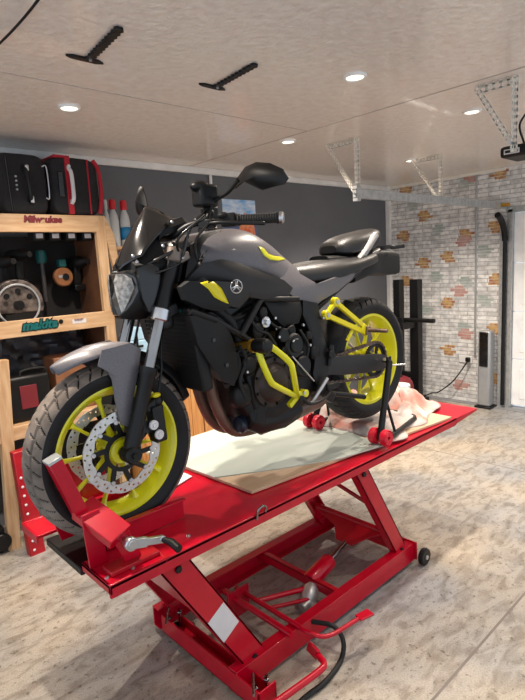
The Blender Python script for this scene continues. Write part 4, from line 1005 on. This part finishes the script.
b = MB(); b.lathe([(0, .012), (.035, .012), (.040, .006), (.042, -.01)], S(.47, 1.030), (0, 0, 1), 32); b.build('fuel_cap', 'black_gloss', tank)
# side fairings of the tank
side = []
for sg in (-1, 1):
    def pp(lst, t):
        o = []
        for q in lst:
            tt = q[2] if len(q) > 2 else t
            p = B(q[0], q[1], -tt); o.append(Vector((p.x, BY+sg*tt, p.z)))
        return o
    q = pp([(185, 283, .13), (193, 273, .15), (203, 263, .17), (222, 259, .18), (240, 263, .18), (262, 272, .18), (284, 280, .165), (293, 288, .15), (288, 297, .16), (262, 299, .185), (250, 297, .19), (239, 308, .195), (230, 306, .20), (222, 289, .205), (210, 281, .20), (198, 281, .185)], .18)
    o = MB().pad(q, (0, sg, .15), .03, .022, 5).build('tank_side_panel', 'charcoal', M_); 
    if sg < 0: side.append(o)
    q = pp([(181, 287, .16), (190, 281, .18), (207, 281, .20), (221, 288, .205), (231, 306, .20), (222, 312, .195), (203, 308, .19), (186, 300, .17)], .19)
    o = MB().pad(q, (0, sg, 0), .03, .012, 5).build('air_scoop', 'black_matt', M_)
    if sg < 0: side.append(o)
    q = pp([(184, 284, .11), (188, 262, .11), (191, 246, .11), (203, 234, .10), (222, 229, .08), (214, 240, .12), (205, 254, .145), (199, 270, .15), (190, 284, .14)], .13)
    MB().pad(q, (0, sg, .1), .04, .012).build('tank_front_panel', 'black', M_)
    # grey tail side cover
    q = pp([(279, 262, .10), (286, 272, .11), (296, 282, .125), (320, 284, .135), (345, 275, .13), (361, 266, .115), (352, 279, .12), (338, 291, .13), (325, 299, .135), (314, 305, .14), (300, 300, .145), (288, 293, .15), (280, 280, .14)], .13)
    MB().pad(q, (0, sg, 0), .05, .008).build('tail_side_cover', 'grey_paint', M_)
    q = pp([(361, 258, .115), (367, 255, .115), (373, 246, .11), (379, 236, .105), (377, 232, .105), (372, 237, .105), (365, 249, .11), (357, 262, .115), (352, 268, .12)], .11)
    MB().pad(q, (0, sg, 0), .02, .006).build('tail_trim', mat('light_grey_trim', (150, 148, 148), .4), M_)
    # radiator shroud
    q = pp([(191, 316), (212, 312), (226, 322), (235, 345), (239, 372), (234, 386), (222, 380), (209, 362), (198, 345)], .175)
    MB().pad(q, (0, sg, 0), .04, .014).build('radiator_shroud', 'black_matt', M_)
    for uu, vv in ((214, 340), (227, 365)):
        p = B(uu, vv, -.19); p.y = BY+sg*.189; MB().disc(p, AX, .008, .006, 12).build('shroud_bolt', 'black_gloss', M_)
# accents
decal('yellow_accent', [(200, 283), (207, 281), (214, 282), (221, 288), (225, 296), (228.5, 304), (221, 301), (214, 297), (208, 289)], side, 'yellow2', side[0])
decal('yellow_accent', [(258, 246.5), (263, 248), (268, 254), (274, 256), (281, 257), (285, 259.5), (278, 261), (270, 260), (264, 256)], [tank]+side, 'yellow', tank)
# tuning fork badge: ring, and three forks crossed
def ringdecal(cu, cv, ru, rv, k):
    n = 20
    for i in range(1): pass
    b = MB(); vs = []; fs = []
    for i in range(n*2):
        a = 2*PI*i/(n*2)
        for r in (1, k):
            h = cast(side, cu+ru*r*math.cos(a), cv+rv*r*math.sin(a)); vs.append(h[0]+h[1]*.002 if h else B(cu, cv, -.2))
    for i in range(n*2): a = i*2; c_ = ((i+1) % (n*2))*2; fs.append((a, a+1, c_+1, c_))
    return b.add(vs, fs).build('badge_ring', 'silver', side[0], solid=.001)
ringdecal(236, 286.5, 6.2, 7.2, .84)
for k in range(3):
    a = rd(90+120*k); dx, dy = math.cos(a), -math.sin(a); nx_, ny_ = -dy, dx
    w = .9; L_ = 5.2
    decal('badge_fork', [(236+dx*L_*.95*s_+nx_*w*t, 286.5+dy*L_*1.1*s_+ny_*w*t) for s_, t in ((-.15, 1), (1, 2.0), (1, .9), (.4, .0), (1, -.9), (1, -2.0), (-.15, -1))], side, 'silver', side[0], off=.0022, cuts=1)
# ---- seats and tail
hull([(.80, .80, .862, .045), (.86, .80, .876, .075), (.97, .795, .888, .115), (1.10, .805, .898, .140), (1.22, .83, .905, .145), (1.34, .85, .918, .130), (1.43, .865, .925, .10)], 'rider_seat', 'seat', e=2.8)
hull([(1.17, .925, .960, .05), (1.20, .912, .985, .080), (1.28, .912, 1.010, .098), (1.40, .925, 1.030, .098), (1.47, .95, 1.040, .085), (1.52, .985, 1.036, .055)], 'pillion_seat', 'seat', e=2.8)
MB().loft([sect(s_, a_, c_, w_, 3) for s_, a_, c_, w_ in ((1.10, .885, .915, .06), (1.2, .875, .915, .09), (1.4, .87, .925, .09), (1.5, .90, .95, .07))]).build('seat_base', 'black', M_)
b = MB(); b.loft([sect(s_, a_, c_, w_, 7) for s_, a_, c_, w_ in ((1.24, .78, .88, .10), (1.38, .81, .91, .10), (1.46, .81, .93, .085), (1.54, .80, .93, .07), (1.64, .80, .925, .07), (1.67, .805, .915, .068))]); b.build('tail_unit', 'black_matt', M_)
b = MB(); b.loft([[S(s_, z_, y_) for y_, z_ in ((-.05, z0), (-.05, z0+.02), (.05, z0+.02), (.05, z0))] for s_, z0 in ((1.5, .93), (1.60, .935), (1.66, .935))]); b.build('tail_lamp', 'black_gloss', M_)
MB().beam(S(1.58, .94, -.07), S(1.62, .945, -.13), .014, .02, (1, 0, 0)).build('rear_indicator', 'black', M_, bevel=.004)
# ---- engine
eng = MB()
eng.loft([sect(s_, a_, c_, w_, 5) for s_, a_, c_, w_ in ((.47, .36, .52, .12), (.51, .28, .56, .145), (.62, .25, .58, .155), (.80, .27, .60, .15), (.93, .34, .58, .13))])
crank_case = eng.build('crankcase', 'engine', M_)
b = MB(); u2 = Vector((-.42, 0, 1)).normalized(); q0 = S(.55, .52)
Rm = Matrix((Vector((1, 0, .42)).normalized(), AX, u2)).transposed()
b.box(q0+u2*.10, (.20, .26, .22), Rm); b.build('cylinder_block', 'engine', M_, bevel=.012)
b = MB()
for k in range(6): b.box(q0+u2*(.03+k*.018), (.22, .28, .006), Rm)
b.build('cooling_fins', 'engine', M_)
b = MB(); b.box(q0+u2*.24, (.21, .28, .07), Rm); b.build('cylinder_head', 'black', M_, bevel=.02)
# generator cover
gc = B(272, 382, -.16)
b = MB(); b.lathe([(0, -.038), (.05, -.036), (.068, -.026), (.080, -.010), (.098, -.006), (.100, .02)], gc, AX, 48); gcov = b.build('generator_cover', 'engine_brown', M_)
b = MB()
for k in range(9): a = 2*PI*k/9; b.disc(gc+Vector((math.cos(a)*.09, -.010, math.sin(a)*.09)), AX, .0065, .012, 6)
b.build('cover_bolts', 'black', gcov)
MB().ring(gc+Vector((0, -.03, 0)), AX, .05, .006).build('cover_rib', 'engine_brown', gcov)
b = MB(); c = B(291, 345, -.16); b.disc(c, AX, .05, .05, 32); b.disc(c+Vector((0, -.02, 0)), AX, .03, .03, 24); b.disc(B(282, 335, -.17), AX, .028, .03, 24); b.disc(B(301, 366, -.16), AX, .045, .04, 28); b.build('sprocket_cover', 'black', M_)
c = B(265, 322, -.17); MB().disc(c, AX, .022, .02, 24).disc(c+Vector((-.0, -.01, .0)), AX, .012, .02, 16).build('thermostat_cap', 'silver', M_)
b = MB()
for uu, vv, t_, r in ((262, 312, .16, .02), (256, 330, .15, .03), (290, 330, .15, .022), (283, 350, .17, .012), (313, 352, .14, .03), (308, 335, .15, .018), (247, 365, .15, .035), (240, 395, .13, .045), (322, 372, .13, .022)):
    MB().ell(B(uu, vv, -t_), (r, r*.8, r*1.1), e=.7).build('engine_fitting', 'engine', M_)
b = MB()
for pth, t_, r in (([(250, 318), (258, 330), (268, 334), (276, 345)], .175, .006), ([(262, 308), (270, 322), (284, 330), (292, 326)], .17, .005), ([(240, 345), (246, 360), (240, 380), (246, 398)], .165, .008), ([(225, 386), (238, 372), (236, 352)], .15, .012), ([(300, 330), (308, 345), (306, 362)], .16, .006), ([(200, 310), (214, 318), (238, 318), (252, 312)], .14, .01), ([(283, 352), (292, 358), (303, 352)], .18, .004)):
    b.smoothtube([B(x_, y_, -t_) for x_, y_ in pth], r)
b.build('engine_hoses', 'rubber', M_)
b = MB()
for uu, vv, t_ in ((279, 337, .185), (293, 341, .19), (286, 356, .19), (303, 325, .17), (275, 318, .17), (247, 372, .17), (323, 318, .17), (310, 345, .17)): b.disc(B(uu, vv, -t_), AX, .006, .01, 6)
b.build('engine_bolts', 'silver', M_)
b = MB(); b.loft([[S(s_, z_, y_) for y_, z_ in ((-.13, a_), (-.155, a_+.04), (-.14, c_), (.14, c_), (.155, a_+.04), (.13, a_))] for s_, a_, c_ in ((.50, .26, .34), (.56, .225, .36), (.70, .215, .35), (.79, .235, .33))]); b.build('sump', 'engine', M_, bevel=.008)
c = B(240, 425, -.09); of = MB().tube([c+Vector((.07, 0, .01)), c+Vector((-.005, 0, -.0)), c+Vector((-.012, 0, 0))], [.034, .034, .026], 28).build('oil_filter', mat('dark_blue_filter', (24, 30, 44), .3), M_)
b = MB(); c = B(239, 400, -.12); c = B(250, 395, -.12); b.beam(c+Vector((0, 0, .10)), c+Vector((.03, 0, -.05)), .07, .08); b.beam(B(262, 380, -.13), B(256, 425, -.13), .05, .07); b.build('front_casing', 'engine', M_, bevel=.012)
# intake / throttle cover
for sg in (-1, 1):
    q = [B(uu, vv, -.15) for uu, vv in ((264, 301), (300, 301), (303, 310), (299, 323), (284, 327), (273, 316))]
    MB().pad([Vector((p.x, BY+sg*.15, p.z)) for p in q], (0, sg, 0), .05, .012).build('intake_cover', 'black_matt', M_)
    # frame spars
    for a_, c_, r in (((260, 299), (240, 336), .015), ((212, 318), (249, 340), .013), ((258, 299), (298, 299), .011), ((190, 311), (216, 320), .014)):
        p, q = B(*a_, -.165), B(*c_, -.175); p.y = BY+sg*.165; q.y = BY+sg*.175
        MB().cyl(p, q, r, 16).build('frame_tube', 'black', M_)
    q = [B(uu, vv, -.155) for uu, vv in ((303, 300), (318, 303), (321, 322), (326, 345), (330, 360), (327, 384), (318, 388), (313, 374), (315, 352), (309, 330), (303, 315))]
    MB().pad([Vector((p.x, BY+sg*.155, p.z)) for p in q], (0, sg, 0), .02, .006).build('frame_plate', 'black', M_)
    q = [S(.96, .74, sg*.12), S(1.30, .86, sg*.10)]
    MB().cyl(q[0], q[1], .014).build('subframe_tube', 'black', M_)
    MB().cyl(S(.93, .68, sg*.11), S(1.35, .87, sg*.09), .012).build('subframe_tube', 'black', M_)
b = MB(); b.beam(S(.24, .95), S(.20, .74), .10, .09); b.beam(S(.27, .90, 0), S(.5, .84, 0), .16, .12); b.beam(S(.40, .80), S(.80, .72), .20, .16); b.build('frame_spine', 'black_matt', M_, bevel=.01)
b = MB(); b.beam(S(.80, .80), S(1.0, .60), .14, .10); b.beam(S(.94, .62), S(1.0, .46), .16, .08); b.build('rear_frame', 'black', M_, bevel=.01)
# radiator
b = MB(); b.beam(S(.26, .76), S(.30, .46), .32, .045); b.build('radiator', 'black_matt', M_, bevel=.008)
b = MB()
for k in range(18): b.beam(S(.238+.04*k/17, .74-.26*k/17, -.14), S(.238+.04*k/17, .74-.26*k/17, .14), .004, .003, (1, 0, 0))
b.build('radiator_fins', 'charcoal', M_)
MB().smoothtube([S(.28, .73, -.10), S(.33, .76, -.14), S(.42, .70, -.15), S(.46, .62, -.15)], .016).build('coolant_hose', 'rubber', M_)
MB().ell(S(.18, .72, -.10), (.03, .02, .03), e=.6).build('horn', 'black', M_)
MB().disc(B(180, 311, -.115), AX, .005, .004, 12).build('fork_stud', 'teal', M_)
# front indicators
for sg in (-1, 1):
    MB().tube([S(.27, .62, sg*.13), S(.26, .60, sg*.20)], .008).ell(S(.255, .598, sg*.22), (.02, .03, .017)).build('front_indicator', 'black', M_) if False else None
p = B(174, 390, .12)
MB().box(p, (.035, .02, .05)).build('drain_clip', 'black', M_, bevel=.006) if False else None
# exhaust
for t_ in (-.045, .045):
    MB().smoothtube([S(.47, .62, t_), S(.415, .585, t_), S(.392, .52, t_), S(.40, .41, t_), S(.44, .30, t_), S(.50, .238, t_*.9), S(.60, .215, t_*.6), S(.66, .215, t_*.4)], .0225, 20, 8).build('exhaust_header', 'header', M_)
b = MB(); b.tube([S(.64, .215, -.03), S(.72, .225, -.03), S(.80, .235, -.03), S(1.02, .255, -.02), S(1.08, .262, 0), S(1.16, .27, .05)], [.035, .042, .046, .048, .046, .03], 28); b.build('silencer', 'muffler', M_)
# ---- swing arm, chain, rear brake
sw = MB()
q = [B(uu, vv, -.125) for uu, vv in ((326, 359), (340, 356), (362, 355), (382, 354), (390, 359), (390, 366), (382, 370), (366, 373), (345, 375), (326, 375))]
for sg in (-1, 1): sw.pad([Vector((p.x, BY+sg*.125, p.z)) for p in q], (0, sg, 0), .035, .006)
sw.beam(S(.97, .43, -.12), S(.97, .43, .12), .06, .09, (1, 0, 0)); sw.cyl(S(.94, .43, -.14), S(.94, .43, .14), .03)
sw.build('swing_arm', 'charcoal', M_, bevel=.002)
MB().disc(RA+Vector((.0, -.152, .0)), AX, .016, .02, 6).build('rear_axle_nut', 'silver', M_)
RS = RA+Vector((0, -.088, 0)); FS = S(.80, .40, -.088); R1, R0 = .088, .036
nT = 43
b = MB(); pts = []
for k in range(nT*4):
    a = 2*PI*k/(nT*4); r = R1-.004+(.005 if k % 4 in (0, 1) else 0); pts.append(RS+Vector((math.cos(a)*r, 0, math.sin(a)*r)))
inner = [RS+Vector((math.cos(2*PI*k/(nT*4))*.066, 0, math.sin(2*PI*k/(nT*4))*.066)) for k in range(nT*4)]
vs = [p+AX*s_ for s_ in (-.003, .003) for p in pts+inner]; n = nT*4; fs = []
for k in range(n):
    k1 = (k+1) % n
    fs += [(k, k1, n+k1, n+k), (2*n+k, 3*n+k, 3*n+k1, 2*n+k1), (k, 2*n+k, 2*n+k1, k1), (n+k, n+k1, 3*n+k1, 3*n+k)]
b.add(vs, fs)
for k in range(5): a = 2*PI*k/5; b.beam(RS+Vector((math.cos(a)*.03, 0, math.sin(a)*.03)), RS+Vector((math.cos(a)*.068, 0, math.sin(a)*.068)), .006, .02, AX)
b.build('rear_sprocket', 'engine', M_)
d = FS-RS; D = math.hypot(d.x, d.z); base = math.atan2(d.z, d.x); be = math.acos((R1-R0)/D)
pts = []
for k in range(25): a = base+be+(2*PI-2*be)*k/24; pts.append(RS+Vector((math.cos(a)*R1, 0, math.sin(a)*R1)))
for k in range(11): a = base-be+2*be*k/10; pts.append(FS+Vector((math.cos(a)*R0, 0, math.sin(a)*R0)))
path = []
for i in range(len(pts)):
    p, q = pts[i], pts[(i+1) % len(pts)]; m2 = max(1, int((q-p).length/.0159))
    for k in range(m2): path.append(p.lerp(q, k/m2))
b = MB()
for i in range(len(path)):
    p, q = path[i], path[(i+1) % len(path)]; w = .006 if i % 2 else .009
    for s_ in (-1, 1): b.beam(p+AX*w*s_, q+AX*w*s_, .002, .013)
    b.cyl(p-AX*.01, p+AX*.01, .005, 8)
b.build('chain', 'muffler', M_)
b = MB(); b.lathe([(.075, -.0025), (.122, -.0025), (.122, .0025), (.075, .0025)], RA+AX*.095, AX, 60, True); b.build('rear_brake_disc', 'disc', M_)
MB().smoothtube([S(1.10, .545, -.10), S(1.22, .58, -.10), S(1.34, .535, -.10)], .012).build('chain_guard', 'black_matt', M_) if False else None
b = MB(); 
b = arc_sheet(RA, .335, rd(168), rd(112), .085, .05); b.build('rear_hugger', 'black_matt', M_, solid=.004)
# ---- passenger peg brackets, acid yellow
for sg in (-1, 1):
    def q2(uu, vv, t_=.165): p = B(uu, vv, -t_); return Vector((p.x, BY+sg*t_, p.z))
    a, c, e = q2(335, 302), q2(326, 315), q2(365, 330, .175)
    b = MB()
    for p, q, h in ((a, e+Vector((0, 0, .012)), .020), (c, e-Vector((.0, 0, .012)), .022), (a, c, .017)): b.beam(p, q, .018, h)
    for p in (a, c): b.disc(p, AX, .021, .026, 24)
    b.beam(e+Vector((-.03, 0, .018)), e+Vector((.012, 0, -.012)), .022, .042); b.beam(q2(352, 331), q2(347, 341), .010, .014)
    pb = b.build('peg_bracket', 'yellow2', M_, bevel=.004)
    for p in (a, c): MB().disc(p+Vector((0, sg*.012, 0)), AX, .011, .010, 6).build('bracket_bolt', 'silver', pb)
    b = MB(); f_ = e+Vector((.0, sg*.012, 0)); g_ = e+Vector((.012, sg*.115, 0)); b.cyl(f_, g_, .009); b.beam(e+Vector((-.012, sg*.012, .0)), e+Vector((.014, sg*.012, -.004)), .02, .04); b.build('passenger_peg', 'muffler', M_, bevel=.003)
# ---- rider peg and gear change
b = MB(); b.cyl(B(312, 402, -.17), B(327, 378, -.18), .010); b.build('rider_peg', 'silver', M_)
b = MB(); b.cyl(B(292, 356, -.19), B(314, 381, -.19), .0035); b.build('shift_rod', 'silver', M_)
b = MB(); b.smoothtube([B(302, 398, -.20), B(310, 404, -.21), B(322, 400, -.20), B(330, 392, -.17)], .007); b.cyl(B(302, 398, -.19), B(302, 398, -.25), .010); b.build('shift_lever', 'black', M_)
b = MB(); b.beam(B(316, 386, -.15), B(332, 398, -.14), .03, .05); b.beam(B(326, 388, -.16), B(338, 384, -.15), .02, .03); b.build('footrest_hanger', 'engine', M_, bevel=.006)
b = MB(); b.cyl(B(329, 366, -.16), B(331, 345, -.16), .014); b.disc(B(330, 354, -.165), AX, .02, .03, 20); b.build('brake_reservoir', 'black', M_)
b = MB(); b.cyl(S(.86, .34, -.12), S(1.22, .24, -.15), .012); b.build('side_stand', 'black', M_)
b = MB(); b.cyl(S(.92, .60, 0), S(1.06, .50, 0), .03); b.ring(S(.95, .575, 0), (.8, 0, -.57), .032, .006); b.build('rear_shock', 'engine', M_)
MB().cyl(RA+Vector((.02, -.14, -.03)), RA+Vector((.10, -.20, -.03)), .004).build('stand_pin', 'silver', T2)
# ---- crash bars
for sg in (-1, 1):
    def q2(uu, vv, t_): p = B(uu, vv, -t_); return Vector((p.x, BY+sg*t_, p.z))
    b = MB()
    b.tube(spline([q2(265, 343, .27), q2(277, 351, .28), q2(290, 363, .28), q2(293, 372, .275), q2(297, 395, .20)], 6), .0118, 16)
    b.tube(spline([q2(257, 347, .25), q2(262, 362, .26), q2(270, 380, .26), q2(276, 386, .25), q2(296, 396, .20)], 6), .0118, 16)
    b.beam(q2(300, 392, .20), q2(289, 406, .195), .02, .018); b.beam(q2(294, 396, .20), q2(304, 393, .19), .018, .018); b.disc(q2(304, 393, .185), AX, .016, .03, 20)
    cb = b.build('crash_bar', 'yellow', M_)
    MB().disc(q2(304, 393, .204), AX, .008, .008, 6).build('mount_bolt', 'silver', cb)
    p = q2(262, 346, .27)
    b = MB(); b.tube([p+AX*sg*-.03, p+AX*sg*.012, p+AX*sg*.03, p+AX*sg*.036], [.026, .028, .025, .016], 28); b.build('slider_puck', 'black', M_)
    b = MB(); p = q2(253, 346, .22); b.lathe([(.010, -.008), (.024, -.008), (.026, 0), (.024, .008), (.010, .008)], p, AX, 32, True); b.cyl(p-AX*sg*.10, p, .014); b.build('mount_ring', 'gold', M_)

# ------------------------------------------------------------------ daylight and exposure
w = bpy.data.worlds.new('world'); sc.world = w; w.use_nodes = True
bg = w.node_tree.nodes['Background']; bg.inputs['Color'].default_value = (.78, .88, 1, 1); bg.inputs['Strength'].default_value = 1.05
sc.view_settings.view_transform = 'Standard'; sc.view_settings.look = 'None'; sc.view_settings.gamma = 1; sc.view_settings.use_curve_mapping = False
sc.view_settings.exposure = .12
